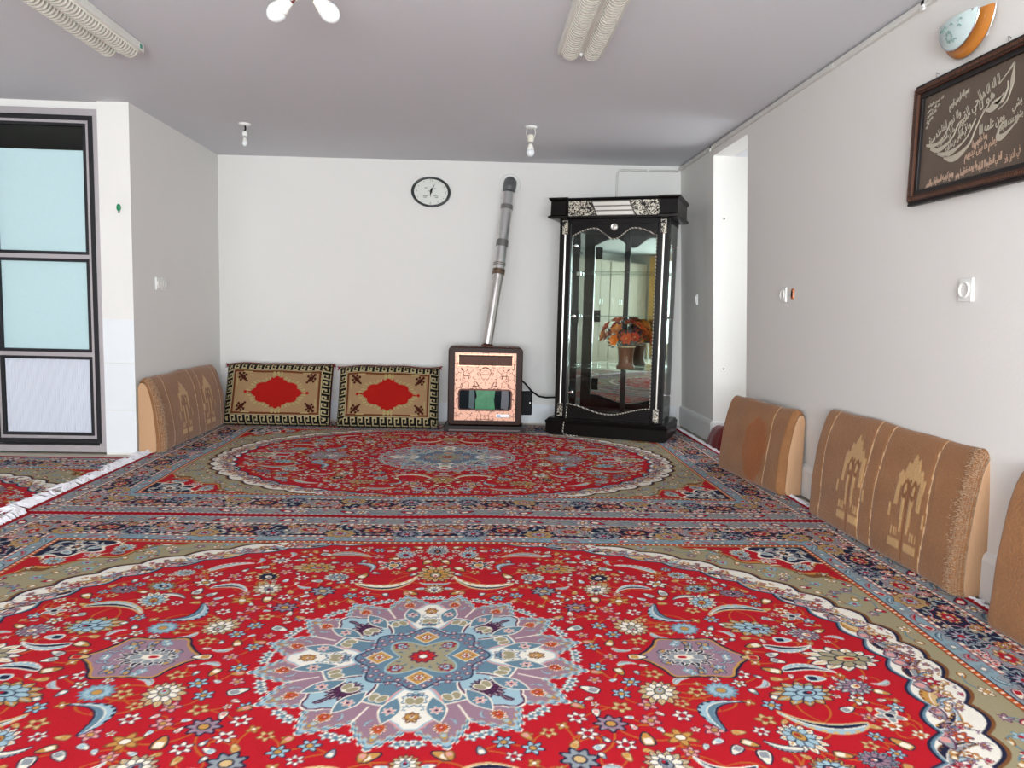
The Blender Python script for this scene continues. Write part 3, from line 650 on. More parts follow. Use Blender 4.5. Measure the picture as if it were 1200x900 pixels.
# ------------------------------------------------------------------ flat woven cushions leaning on the back wall
M_kilim=colmat('woven_wool_cover',.95,bump=.4,bscale=260,noise=.12,nscale=120,spec=.15)
def kilim(nx,ny,Lx,Ly):
    X,Y=np.meshgrid(np.linspace(-1,1,nx),np.linspace(-1,1,ny)); C=np.zeros((ny,nx,3)); 
    cl=lambda *c: np.array(c)/255.
    TAN=cl(150,121,88);BLK=cl(22,20,20);CR=cl(170,156,118);BR=cl(98,52,30);RD=cl(156,26,20);OL=cl(160,146,96)
    C[:]=TAN; x=X*Lx/2; y=Y*Ly/2; d=np.minimum(Lx/2-np.abs(x),Ly/2-np.abs(y)); bw=.075
    C[d<bw+.022]=BR; C[d<bw+.005]=CR
    # greek key
    top=(Ly/2-np.abs(y))<(Lx/2-np.abs(x)); al=np.where(top,x,y); per=.062
    a=((al/per)%1)*6; b=(d/bw)*5.2
    G=np.zeros((6,6),int)
    for (i,j) in ((0,0),(1,0),(2,0),(3,0),(4,0),(0,1),(0,2),(0,3),(0,4),(1,4),(2,4),(3,4),(3,3),(3,2),(2,2)): G[j,i]=1
    g=G[np.clip(b.astype(int),0,5),np.clip(a.astype(int),0,5)]
    C[d<bw-.003]=BLK; C[(d<bw-.006)&(d>.008)&(g==1)]=CR
    # medallion
    def lobed(cx,cy,k): 
        X_=(x-cx)/k; Y_=(y-cy)/k
        T=np.arctan2(Y_*1.5,X_); Rr=np.hypot(X_/.215,Y_/.112)
        return Rr-(.88+.12*np.abs(np.cos(5*T)))
    l=lobed(0,0,1); body=(l<0)
    spike=(np.abs(y)<.034*(1.0-np.abs(x)/.275))&(np.abs(x)<.27); knob=(np.abs(x)<.052)&(np.abs(y)<.132+.008*np.cos(x*100))
    halo=(l<.22)&(np.sin(np.arctan2(y*1.6,x)*38)>.1)&(l>.06)&(np.abs(x)<.26); cap=(np.abs(x)<.042)&(np.abs(y)<.175)&(np.abs(y)>.14)&(np.sin(x*190)>-.5)
    C[halo|cap]=OL; C[body|knob|spike]=RD
    C[(np.hypot(np.abs(x)-.262,y*1.1)<.014)]=RD
    # corner flowers
    ax,ay=np.abs(x)-(Lx/2-.165),np.abs(y)-(Ly/2-.145)
    for i in range(5):
        for (u,v) in ((i*.016-.03,i*.016-.03),):
            C[np.hypot(ax-u,ay-v)<[.010,.013,.019,.013,.012][i]]=cl(62,26,18)
    for u,v in ((.022,-.022),(-.022,.022),(.036,.0),(0,.036)): C[np.hypot(ax-u,ay-v)<.011]=cl(62,26,18)
    C[(np.abs(ax-.05)<.004)&(ay<.0)&(ay>-.07)]=OL; C[(np.abs(ay-.05)<.004)&(ax<.0)&(ax>-.07)]=OL
    return C
M_redwool=mat('dark_red_wool',(128,18,26),.95,bump=.4,bscale=200)
M_blkwool=mat('black_cream_edge',(40,34,30),.95,bump=.4,bscale=200)
def flatcushion(label,x0,x1,yb,seed):
    Lx=x1-x0; Ly=.535; o=thing('woven_cushion',label,'cushion',((x0+x1)/2,yb,.002),0,'woven cushions on the back wall')
    ph=random.Random(seed).uniform(0,6); nx,ny=300,180
    C=kilim(nx,ny,Lx,Ly); X,Y=np.meshgrid(np.linspace(-1,1,nx),np.linspace(0,1,ny))
    ed=np.minimum(1-np.abs(X),np.minimum(Y,1-Y)*1.7)
    bul=.085*(1-np.clip(1-ed/.30,0,1)**2.4)
    sag=-.006*np.cos(X*PI*.5)*(Y)**2+.004*np.sin(X*5+ph)*Y ; lean=math.radians(20)
    z=Y*Ly-sag*1.3+.006*np.sin(X*7+ph)*Y; xx=X*Lx/2*(1+.012*np.sin(Y*PI)*-1)
    P=np.stack([xx, -bul*math.cos(lean)+z*math.sin(lean)-.0, z*math.cos(lean)+bul*math.sin(lean)],-1)
    f=colgrid('woven_front',P,C,M_kilim,o)
    P2=P.copy(); P2[...,1]=z*math.sin(lean)+.03+bul*.8; P2[...,2]=z*math.cos(lean)-bul*.22+.004
    st=8; q=P2[::st,::st]; colgrid('cushion_back',q[:,::-1],np.tile(np.array((.45,.08,.1)),(q.shape[0],q.shape[1],1)),M_kilim,o)
    bm=B(); ring=list(P[0,::6])+list(P[::6,-1])+list(P[-1,::-6])+list(P[::-6,0]); ring2=list(P2[0,::6])+list(P2[::6,-1])+list(P2[-1,::-6])+list(P2[::-6,0])
    va=[bm.verts.new(p) for p in ring]; vb=[bm.verts.new(p) for p in ring2]; n=len(va)
    for i in range(n): bm.faces.new((va[i],va[(i+1)%n],vb[(i+1)%n],vb[i]))
    bmesh.ops.recalc_face_normals(bm,faces=bm.faces)
    g=obj('gusset',bm,M_redwool,o); g['label']='dark red woollen edge'
    r=random.Random(seed)
    for cx,cy in ((-1,1),(1,1),(1,0),(-1,0)):
        j=-1 if cy else 0; i=-1 if cx>0 else 0; c0=Vector(P[j,i]); bm=B()
        for _ in range(14): tube(bm,[c0,c0+Vector((cx*r.uniform(.004,.026),r.uniform(-.015,.02),r.uniform(-.03,.016)*(1 if cy else .2)))],[.003,.0015],4)
        obj('tassel',bm,M_redwool,o)
    return o
flatcushion('woven cushion with red medallion and key border, next to the corner',-2.125,-1.225,6.44,1)
flatcushion('woven cushion with red medallion and key border, beside the heater',-1.165,-.30,6.42,2)
# ------------------------------------------------------------------ gas heater
def etched():
    m=mat('etched_copper_sheet',(200,140,112),.42,metal=.35); nt=m.node_tree; b=nt.nodes['Principled BSDF']
    tc=nt.nodes.new('ShaderNodeTexCoord'); sep=nt.nodes.new('ShaderNodeSeparateXYZ'); ab=nt.nodes.new('ShaderNodeMath'); ab.operation='ABSOLUTE'; cmb=nt.nodes.new('ShaderNodeCombineXYZ')
    nt.links.new(tc.outputs['Object'],sep.inputs[0]); nt.links.new(sep.outputs[0],ab.inputs[0]); nt.links.new(ab.outputs[0],cmb.inputs[0]); nt.links.new(sep.outputs[2],cmb.inputs[2])
    v=nt.nodes.new('ShaderNodeTexVoronoi'); v.feature='DISTANCE_TO_EDGE'; v.inputs['Scale'].default_value=26
    n=nt.nodes.new('ShaderNodeTexNoise'); n.inputs['Scale'].default_value=38
    nt.links.new(cmb.outputs[0],v.inputs['Vector']); nt.links.new(cmb.outputs[0],n.inputs['Vector'])
    r1=nt.nodes.new('ShaderNodeMapRange'); r1.inputs[1].default_value=.015; r1.inputs[2].default_value=.05; r1.clamp=True
    r2=nt.nodes.new('ShaderNodeMapRange'); r2.inputs[1].default_value=.46; r2.inputs[2].default_value=.52; r2.clamp=True
    mx=nt.nodes.new('ShaderNodeMath'); mx.operation='MAXIMUM'
    nt.links.new(v.outputs['Distance'],r1.inputs[0]); nt.links.new(n.outputs[0],r2.inputs[0]); nt.links.new(r1.outputs[0],mx.inputs[0])
    inv=nt.nodes.new('ShaderNodeMath'); inv.operation='SUBTRACT'; inv.inputs[0].default_value=1; nt.links.new(r2.outputs[0],inv.inputs[1]); nt.links.new(inv.outputs[0],mx.inputs[1])
    mix=nt.nodes.new('ShaderNodeMix'); mix.data_type='RGBA'; mix.inputs[6].default_value=lin((72,42,30)); mix.inputs[7].default_value=lin((212,162,138))
    nt.links.new(mx.outputs[0],mix.inputs[0]); nt.links.new(mix.outputs[2],b.inputs['Base Color'])
    bp=nt.nodes.new('ShaderNodeBump'); bp.inputs['Strength'].default_value=.4; bp.inputs['Distance'].default_value=.003; nt.links.new(mx.outputs[0],bp.inputs['Height']); nt.links.new(bp.outputs[0],b.inputs['Normal'])
    return m
M_copper=etched(); M_copper2=mat('plain_copper_trim',(206,150,120),.32,metal=.7); M_copdk=mat('dark_copper_edge',(84,42,24),.45,metal=.3)
M_fire=mat('dark_heater_glass',(14,24,28),.12,spec=.2); M_green=mat('painted_green_reflection',(36,122,72),.25,noise=.35,nscale=26); M_teal=mat('painted_teal_reflection',(14,52,54),.3); M_greyp=mat('painted_grey_reflection',(70,70,78),.35)  # green, teal and grey plates paint the reflections on the dark glass
ht=thing('gas_heater','brown gas heater with an etched copper front and green reflections painted in its window','heater',(.094,6.30,.001))
hw,hd=.312,.27
def rr(bm,x0,x1,z0,z1,r,y0,y1,n=6):
    pts=[]
    for cx,cz_,a0 in ((x1-r,z0+r,-PI/2),(x1-r,z1-r,0),(x0+r,z1-r,PI/2),(x0+r,z0+r,PI)):
        for i in range(n+1): a=a0+PI/2*i/n; pts.append((cx+r*math.cos(a),cz_+r*math.sin(a)))
    prism(bm,pts,y0,y1); return pts
bm=B(); rr(bm,-hw,hw,.055,.712,.035,.0,hd); o=obj('casing',bm,M_dkbrown,ht); md=o.modifiers.new('round','BEVEL'); md.width=.008; md.segments=2; md.limit_method='ANGLE'
bm=B(); prism(bm,[(-.345,0),(.345,0),(.345,.022),(.325,.05),(-.325,.05),(-.345,.022)],-.02,hd); obj('base_stand',bm,mat('brown_black_stand',(30,20,18),.4,spec=.25),ht)
bm=B(); box(bm,-.30,.30,-.024,-.019,.006,.02,.002); o=obj('base_highlight_strip',bm,mat('grey_brown_strip',(96,84,82),.3,metal=.4),ht)
# copper face with two rounded openings is made of bands round them
bm=B()
fz0,fz1=.095,.665; fx=.256
wz0,wz1,wx=.185,.355,.218; gz0,gz1,gx_=.56,.645,.222
for a,b,c,d in ((-fx,fx,fz0,wz0),(-fx,-wx,wz0,wz1),(wx,fx,wz0,wz1),(-fx,fx,wz1,gz0),(-fx,-gx_,gz0,gz1),(gx_,fx,gz0,gz1),(-fx,fx,gz1,fz1)): box(bm,a,b,-.006,.004,c,d)
obj('etched_front',bm,M_copper,ht)
def ringbar(bm,x0,x1,z0,z1,r,w,y0,y1):
    o_=[];i_=[]
    for R_,lst,dx in ((r,o_,0),(max(r-w,.004),i_,w)):
        for cx,cz_,a0 in ((x1-r,z0+r,-PI/2),(x1-r,z1-r,0),(x0+r,z1-r,PI/2),(x0+r,z0+r,PI)):
            for k in range(6): a=a0+PI/2*k/5; lst.append((cx+R_*math.cos(a),cz_+R_*math.sin(a)))
    n=len(o_)
    vo=[[bm.verts.new((a,y,b)) for a,b in o_] for y in (y0,y1)]; vi=[[bm.verts.new((a,y,b)) for a,b in i_] for y in (y0,y1)]
    for k in range(n):
        m=(k+1)%n
        bm.faces.new((vo[0][k],vo[0][m],vi[0][m],vi[0][k])); bm.faces.new((vo[0][m],vo[0][k],vo[1][k],vo[1][m])); bm.faces.new((vi[0][k],vi[0][m],vi[1][m],vi[1][k]))
bm=B(); ringbar(bm,-.226,.226,.179,.362,.03,.012,-.012,.004); bmesh.ops.recalc_face_normals(bm,faces=bm.faces); wf=obj('window_surround',bm,M_copdk,ht)
bm=B(); box(bm,-.220,.220,-.003,.0005,.184,.358); gl=obj('window_glass',bm,M_fire,ht); gl['label']='dark glass of the fire window'
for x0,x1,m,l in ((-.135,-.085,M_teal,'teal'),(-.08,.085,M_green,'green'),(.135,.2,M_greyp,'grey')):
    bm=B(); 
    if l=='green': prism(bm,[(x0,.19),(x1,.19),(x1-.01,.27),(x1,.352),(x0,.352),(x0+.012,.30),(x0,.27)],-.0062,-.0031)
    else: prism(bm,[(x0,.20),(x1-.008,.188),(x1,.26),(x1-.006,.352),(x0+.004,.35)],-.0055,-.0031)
    o=obj('painted_tone_plate',bm,m,gl); o['label']=l+' reflection painted on the fire window'
bm=B(); ringbar(bm,-.23,.23,.553,.652,.008,.008,-.014,.002); bmesh.ops.recalc_face_normals(bm,faces=bm.faces); gf=obj('grille_surround',bm,M_copper2,ht)
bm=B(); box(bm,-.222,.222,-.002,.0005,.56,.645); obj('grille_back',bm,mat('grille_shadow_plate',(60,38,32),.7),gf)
bm=B()
for i in range(36): x=-.212+.424*i/35; box(bm,x-.0032,x+.0032,-.009,-.002,.565,.632)
o=obj('grille_slats',bm,M_copdk,gf); o['kind']='stuff'
bm=B(); pts=[(.05*math.cos(a)*.9,-.008,.50+.044*math.sin(a)) for a in np.linspace(-.7,PI+.7,16)]; tube(bm,pts,.0025,5)
for s in (-1,1): tube(bm,[(s*.05,-.008,.378),(s*.085,-.008,.386),(s*.12,-.008,.378)],[.002,.005,.002],5); tube(bm,[(s*.13,-.008,.47),(s*.19,-.008,.47),(s*.19,-.008,.42)],.0022,5)
for s in (-1,1): tube(bm,[(s*.235,-.008,.52),(s*.242,-.008,.545),(s*.236,-.008,.575)],.003,5)
tube(bm,[(-.08,-.008,.112),(-.075,-.008,.10),(.0,-.008,.104),(.075,-.008,.10),(.08,-.008,.112)],.002,5)
o=obj('embossed_lines',bm,M_copdk,ht); o['kind']='stuff'
bm=B(); box(bm,.095,.212,-.012,-.006,.122,.152,.004); bd=obj('badge',bm,M_silver,ht); bd['label']='small silver badge with blue mark'
bm=B(); box(bm,.105,.135,-.0135,-.011,.129,.145); obj('badge_mark',bm,mat('blue_print',(60,130,190),.4),bd)
bm=B(); box(bm,.140,.202,-.0135,-.011,.132,.142); obj('badge_print',bm,mat('violet_grey_print',(140,130,170),.4),bd)
for x in (-.2,-.1,.03,.14,.22):
    bm=B(); box(bm,x-.03,x+.03,.02,.14,.712,.717,.001); obj('top_vent',bm,M_copdk,ht)
bm=B(); lathe(bm,[(.045,.70),(.052,.712),(.052,.722),(.045,.73)],20,Matrix.Translation((.012,.16,0))); obj('flue_socket',bm,M_copdk,ht)
# flue pipe: two lengths, collars, ribbed elbow and a white wall rose
M_flue=mat('galvanised_flue_pipe',(206,202,198),.3,metal=.85,noise=.08,nscale=8,bump=.1,bscale=14); M_flue2=mat('bright_flue_foil',(214,214,212),.3,metal=.8,bump=.25,bscale=24); M_duct=mat('grey_ribbed_elbow',(120,122,122),.45,metal=.6)
fl=thing('flue_pipe','silver flue pipe rising from the heater to the wall','pipe',(0,0,0))
a=Vector((.106,6.46,.733)); b=Vector((.19,6.55,1.335)); c=Vector((.270,6.715,2.055))
bm=B(); tube(bm,[a,b],[.043,.047],20); o=obj('lower_length',bm,M_flue,fl); autosmooth(o)
bm=B(); tube(bm,[b-(c-b)*.02,b+(c-b)*.98],[.050,.051],20); o=obj('upper_length',bm,M_flue2,fl); autosmooth(o)
bm=B()
for f,r_c in ((.0,.054),(.035,.0545)): p=b+(c-b)*f; d=(c-b).normalized(); tube(bm,[p-d*.012,p+d*.012],r_c,20)
for f in (.10,.12): p=b+(c-b)*f; d=(c-b).normalized(); tube(bm,[p-d*.003,p+d*.003],.053,20)
o=obj('collar',bm,mat('stained_collar',(120,100,84),.35,metal=.8),fl); autosmooth(o)
bm=B(); M_tape=mat('grey_tape',(132,130,128),.4,metal=.6); p=b+(c-b)*.36; tube(bm,[p-d*.03,p+d*.03],.0528,20); o=obj('tape_band',bm,M_tape,fl); autosmooth(o); bm=B(); p=b+(c-b)*.80; tube(bm,[p-d*.02,p+d*.02],.0528,20); o=obj('tape_band',bm,M_tape,fl); autosmooth(o)
bm=B(); pts=[];rads=[]
path=[c,c+(c-b).normalized()*.03,Vector((.280,6.745,2.118)),Vector((.284,6.79,2.14)),Vector((.286,6.84,2.142)),Vector((.286,6.884,2.142))]
for i in range(len(path)-1):
    for k in range(6): t=k/6; pts.append(path[i].lerp(path[i+1],t)); rads.append(.053+(.004 if k%2 else 0))
pts.append(path[-1]); rads.append(.053)
tube(bm,pts,rads,18); obj('elbow',bm,M_duct,fl,smooth=True)
bm=B(); lathe(bm,[(.055,0),(.092,0),(.096,.004),(.088,.012),(.058,.016)],28,axis_mtx((.286,6.888,2.142),(0,-1,0)),cap=False); o=obj('wall_rose',bm,M_white,fl); o['label']='white wall rose'
bm=B(); p=b+(c-b)*.5; tube(bm,[p+Vector((-.02,-.052,-.005)),p+Vector((0,-.054,.012)),p+Vector((.022,-.05,-.004))],.003,4); o=obj('arrow_mark',bm,M_white,fl); o['label']='white arrow mark'
# gas hose and the black box on the wall
bm=B(); tube(bm,[(.405,6.42,.43),(.44,6.45,.40),(.50,6.5,.33),(.57,6.56,.28),(.64,6.62,.262),(.73,6.68,.26)],.0085,8); tag(obj('gas_hose',bm,M_cord,smooth=True),'black rubber hose running from the heater behind the cabinet','hose')
bm=B(); box(bm,.40,.535,6.84,6.884,.07,.292,.012); o=obj('wall_box',bm,M_blackm); tag(o,'flat black box on the wall behind the heater','box')
bm=B(); lathe(bm,[(.006,0),(.006,.004)],10,axis_mtx((.515,6.84,.185),(0,-1,0))); obj('box_screw',bm,M_silver,o)
# ------------------------------------------------------------------ display cabinet, turned towards the room (local x along its front, y into it)
M_carve=mat('carved_silver_panel',(190,184,170),.4,metal=.5)
def carved():
    nt=M_carve.node_tree; b=nt.nodes['Principled BSDF']; tc=nt.nodes.new('ShaderNodeTexCoord')
    n=nt.nodes.new('ShaderNodeTexNoise'); n.inputs['Scale'].default_value=55; n.inputs['Detail'].default_value=1; n.inputs['Distortion'].default_value=1.6
    nt.links.new(tc.outputs['Object'],n.inputs['Vector'])
    r=nt.nodes.new('ShaderNodeMapRange'); r.inputs[1].default_value=.46; r.inputs[2].default_value=.54; nt.links.new(n.outputs[0],r.inputs[0])
    mx=nt.nodes.new('ShaderNodeMix'); mx.data_type='RGBA'; mx.inputs[6].default_value=lin((24,20,18)); mx.inputs[7].default_value=lin((206,200,184)); nt.links.new(r.outputs[0],mx.inputs[0]); nt.links.new(mx.outputs[2],b.inputs['Base Color'])
    bp=nt.nodes.new('ShaderNodeBump'); bp.inputs['Distance'].default_value=.004; bp.inputs['Strength'].default_value=.6; nt.links.new(r.outputs[0],bp.inputs['Height']); nt.links.new(bp.outputs[0],b.inputs['Normal'])
carved()
cb=thing('display_cabinet','tall black glass display cabinet with silver carving and mirror back','cabinet',(.60,6.25,.0),math.atan2(-.387,.922))
def moulded(bm,x0,x1,y0,y1,prof):
    """stack of outlines; prof lists (outset, z)"""
    rings=[[bm.verts.new(p) for p in ((x0-o,y0-o,z),(x1+o,y0-o,z),(x1+o,y1,z),(x0-o,y1,z))] for o,z in prof]
    bm.faces.new(rings[0][::-1]); bm.faces.new(rings[-1])
    for A,Bq in zip(rings,rings[1:]):
        for k in range(4): bm.faces.new((A[k],A[(k+1)%4],Bq[(k+1)%4],Bq[k]))
bm=B(); moulded(bm,.035,.985,.03,.58,[(.01,0),(.01,.012),(.028,.014),(.03,.10),(.036,.115),(.02,.128),(.012,.14)]); obj('plinth',bm,M_black,cb)
FY=.065                                                  # face of the posts
BY=.52
post=None
for x0 in (.06,.862):
    bm=B(); box(bm,x0,x0+.10,FY,FY+.05,.14,1.775,.006); p=obj('post',bm,M_black,cb)
    cx=x0+.05
    bm=B(); tube(bm,[(cx,FY-.004,.262),(cx,FY-.004,1.655)],.009,10); obj('silver_strip',bm,M_silver,p)
    for z0,z1 in ((.15,.262),(1.655,1.768)):
        bm=B(); box(bm,cx-.022,cx+.022,FY-.018,FY+.01,z0,z1,.004); obj('carved_capital',bm,M_carve,p)
for x0 in (.06,):
    bm=B(); box(bm,x0,x0+.065,BY-.03,BY,.14,1.775,.004); obj('rear_post',bm,M_black,cb)
bm=B(); box(bm,.11,.950,BY-.022,BY-.016,.15,1.77); o=obj('mirror_back',bm,M_mirror,cb); o['label']='mirror forming the back of the cabinet'
bm=B(); box(bm,.07,.95,BY-.014,BY,.14,1.775); obj('back_board',bm,M_black,cb)
bm=B(); box(bm,.525,.57,BY-.034,BY-.022,.15,1.77,.003); obj('mirror_batten',bm,M_black,cb)
# side glass and glass shelves
for x in (.066,.957):
    bm=B(); box(bm,x-.003,x+.003,FY+.05,BY-.03,.15,1.76); o=obj('side_glass',bm,M_glass,cb)
    for z in (1.56,1.0,.36):
        bm=B(); s=1 if x>.5 else -1
        lathe(bm,[(.014,0),(.014,.006),(.006,.008),(.006,.028),(.009,.03),(.009,.036)],12,axis_mtx((x+s*.003,.22,z),(s,0,0))); obj('glass_bolt',bm,M_chrome,o)
M_edge=mat('green_glass_shelf',(214,240,228),.02,trans=1,ior=1.45)
for z in (.565,1.0,1.362):
    bm=B(); box(bm,.10,.93,FY+.08,BY-.07,z-.006,z,.001); o=obj('glass_shelf',bm,M_edge,cb)
    for x in (.13,.90):
        bm=B(); box(bm,x-.02,x+.02,BY-.065,BY-.05,z-.022,z+.004,.002); obj('shelf_bracket',bm,M_chrome,o)
# door: arched header, curved foot panel, glass, rope trim
def head(x):
    t=(x-.16)/.702
    q=min(t,1-t)*2
    return 1.640+.066*math.sin(PI/2*max(0,q)/.54) if q<.54 else 1.618+.088*(.5+.5*math.cos(PI*(q-.54)/.46))
def foot(x):
    t=(x-.16)/.702
    return .222+.034*math.cos(2*PI*t)+.0
xs_=list(np.linspace(.16,.862,49))
bm=B(); prism(bm,[(.16,1.775)]+[(x,head(x)) for x in xs_]+[(.862,1.775)],FY+.02,FY+.045); obj('arched_header',bm,M_black,cb)
bm=B(); prism(bm,[(.16,.14)]+[(x,foot(x)) for x in xs_]+[(.862,.14)],FY+.02,FY+.045); obj('foot_panel',bm,M_black,cb)
bm=B(); box(bm,.162,.86,FY+.028,FY+.034,.17,1.75); dg=obj('glass_door',bm,M_glass,cb)
M_rope=mat('twisted_silver_rope',(208,202,190),.4,metal=.3)
nt=M_rope.node_tree; wv=nt.nodes.new('ShaderNodeTexWave'); wv.inputs['Scale'].default_value=22; wv.bands_direction='DIAGONAL'; tcn=nt.nodes.new('ShaderNodeTexCoord'); nt.links.new(tcn.outputs['Object'],wv.inputs['Vector'])
mx=nt.nodes.new('ShaderNodeMix'); mx.data_type='RGBA'; mx.inputs[6].default_value=lin((50,42,36)); mx.inputs[7].default_value=lin((226,220,206)); nt.links.new(wv.outputs[0],mx.inputs[0]); nt.links.new(mx.outputs[2],nt.nodes['Principled BSDF'].inputs['Base Color'])
bm=B(); tube(bm,[(x,FY+.016,head(x)) for x in xs_],.0055,6); tube(bm,[(x,FY+.016,foot(x)) for x in xs_],.0055,6)
tube(bm,[(.858,FY+.016,foot(.86)),(.858,FY+.016,head(.86))],.004,6)
obj('rope_trim',bm,M_rope,cb)
bm=B(); tube(bm,[(.166,FY+.014,.235),(.164,FY+.0,.15),(.166,-.008,.11),(.16,-.01,.03),(.175,-.02,.012),(.22,-.03,.008),(.29,-.026,.008)],.0045,6); o=obj('loose_rope_end',bm,M_rope,cb); o['label']='loose end of silver rope hanging over the plinth'
bm=B(); lathe(bm,[(.0,.012),(.008,.012),(.010,.007),(.017,.006),(.021,.012),(.026,.011),(.03,.004),(.031,0)][::-1],28,axis_mtx((.511,FY+.02,1.715),(0,-1,0)),cap=False); o=obj('rosette',bm,M_silver,cb,smooth=True); o['label']='round silver rosette'
for z in (1.565,.99,.355):
    bm=B(); box(bm,.168,.232,FY+.036,FY+.05,z-.055,z+.055,.003); h_=obj('door_hinge',bm,M_blackm,cb)
    bm=B(); lathe(bm,[(.013,0),(.013,.006),(.006,.008),(.006,.022),(.010,.024),(.010,.03)],12,axis_mtx((.20,FY+.028,z),(0,-1,0))); tube(bm,[(.17,FY+.022,z),(.20,FY+.022,z)],.005,8); obj('hinge_bolt',bm,M_chrome,h_)
bm=B(); box(bm,.06,.962,FY+.0,BY,1.74,1.776); obj('inner_top',bm,M_black,cb)
# cornice: two corner blocks, recessed frieze with carved panels and a ridged lozenge
def cornice(bm,x0,x1,y0,y1): moulded(bm,x0,x1,y0,y1,[(0,1.776),(.028,1.782),(.030,1.796),(.012,1.806),(.010,1.915),(.026,1.932),(.028,1.944),(0,1.946)])
bm=B(); cornice(bm,.01,.115,.01,.55); obj('corner_block',bm,M_black,cb)
bm=B(); cornice(bm,.90,1.01,.01,.55); obj('corner_block',bm,M_black,cb)
bm=B(); moulded(bm,.12,.895,.04,.55,[(0,1.776),(.012,1.782),(.012,1.792),(0,1.796),(0,1.926),(.012,1.932),(.012,1.944),(0,1.946)]); obj('frieze',bm,M_black,cb)
for pts in ([(.142,1.80),(.372,1.80),(.322,1.918),(.142,1.918)],[(.694,1.80),(.878,1.80),(.878,1.918),(.642,1.918)]):
    bm=B(); prism(bm,pts,.026,.04); obj('carved_panel',bm,M_carve,cb)
bm=B(); prism(bm,[(.378,1.80),(.688,1.80),(.636,1.918),(.328,1.918)],.032,.042); rp=obj('ridge_panel',bm,mat('dull_pewter',(120,114,108),.45,metal=.5),cb); rp['label']='slanted silver panel with three ridges'
for i in range(3):
    z0=1.806+i*.037; f=lambda z:(z-1.80)/.118
    bm=B(); prism(bm,[(.372-.05*f(z0)+.012,z0),(.680-.05*f(z0),z0),(.680-.05*f(z0+.026),z0+.026),(.372-.05*f(z0+.026)+.012,z0+.026)],.022,.034); obj('ridge',bm,M_silver,rp)
# vase of silk flowers on the lowest glass shelf
M_vase=mat('brown_glazed_vase',(124,62,28),.3,noise=.1,nscale=20); M_gold=mat('cream_gilt_line',(216,190,150),.4)
def cabpt(x,y,z): return cb.matrix_basis@Vector((x,y,z))
vp=cabpt(.615,.24,.5655)
vs=thing('flower_vase','brown vase of orange and purple silk flowers inside the cabinet','vase',tuple(vp))
bm=B(); lathe(bm,[(.074,0),(.078,.008),(.074,.022),(.064,.035),(.060,.07),(.062,.12),(.068,.165),(.074,.178),(.075,.19),(.068,.192),(.060,.165),(.055,.10)],28,cap=False); lathe(bm,[(.0,.002),(.07,.002)],28,cap=False); obj('pot',bm,M_vase,vs,smooth=True)
bm=B(); lathe(bm,[(.0752,.176),(.0768,.183),(.0752,.190)],28,cap=False)
tube(bm,[(.060,-.012,.04),(.058,-.01,.10),(.063,-.01,.16),(.071,-.008,.185)],.0022,5)
for z in (.05,.06,.07,.085,.10): tube(bm,[(-.008,-.0615,z),(.006,-.0615,z+.002)],.0018,4)
obj('gilt_line',bm,M_gold,vs)
cols=[mat('orange_silk',(222,84,26),.7),mat('deep_orange_silk',(206,54,20),.7),mat('yellow_orange_silk',(236,132,40),.7),mat('pink_silk',(196,84,84),.7)]
M_leafd=mat('dark_purple_leaf',(62,46,66),.6,noise=.2,nscale=30); M_stem=mat('dark_stem',(44,40,34),.7); M_heart=mat('yellow_flower_heart',(232,176,70),.7)
def bloom_mesh(kind):
    bm=B()
    for ring,(n,rad,tilt) in enumerate(((6,.055,.35),(6,.043,.8),(5,.028,1.2))):
        for i in range(n):
            a=2*PI*i/n+ring*.5; d=Vector((math.cos(a),math.sin(a),0)); s=Vector((-d.y,d.x,0)); up=Vector((0,0,1)); q=d*math.cos(tilt)+up*math.sin(tilt)
            base=bm.verts.new(d*.003+up*.004*ring); l=bm.verts.new(q*rad*.6+s*rad*.42+up*.004); r=bm.verts.new(q*rad*.6-s*rad*.42+up*.004); c=bm.verts.new(q*rad*.6-up*.003); t=bm.verts.new(q*rad+d*.006)
            for f in ((base,r,c),(base,c,l),(c,r,t),(l,c,t)): bm.faces.new(f)
    me=bpy.data.meshes.new('flower'); bm.to_mesh(me); bm.free(); return me
bms=[bloom_mesh(0) for _ in cols]
for me,m in zip(bms,cols): me.materials.append(m)
bm=B(); lathe(bm,[(.009,.003),(.007,.014),(.0,.018)],8,cap=False); hm=bpy.data.meshes.new('flower_heart'); bm.to_mesh(hm); bm.free(); hm.materials.append(M_heart)
r=random.Random(8); bms_stem=B(); bml=B(); placed=[]
tries=0
while len(placed)<24 and tries<3000:
    tries+=1
    a=r.uniform(0,2*PI); el=r.uniform(-.12,1.2); R_=r.uniform(.125,.175)
    p=Vector((R_*1.12*math.cos(a)*math.cos(el),R_*.75*math.sin(a)*math.cos(el),.255+R_*.95*math.sin(el)))
    if any((p-q).length<.06 for q in placed): continue
    placed.append(p)
    me=bms[r.choice((0,0,0,1,1,2,2,2))]; o=link('flower',me,None,vs,p); o.rotation_euler=(p-Vector((0,0,.22))).to_track_quat('Z','Y').to_euler(); k=r.uniform(.85,1.25); o.scale=(k,k,k)
    h_=link('flower_heart',hm,None,o)
    tube(bms_stem,[(p.x*.15,p.y*.15,.15),(p.x*.6,p.y*.6,.15+(p.z-.15)*.7),tuple(p)],.0022,5)
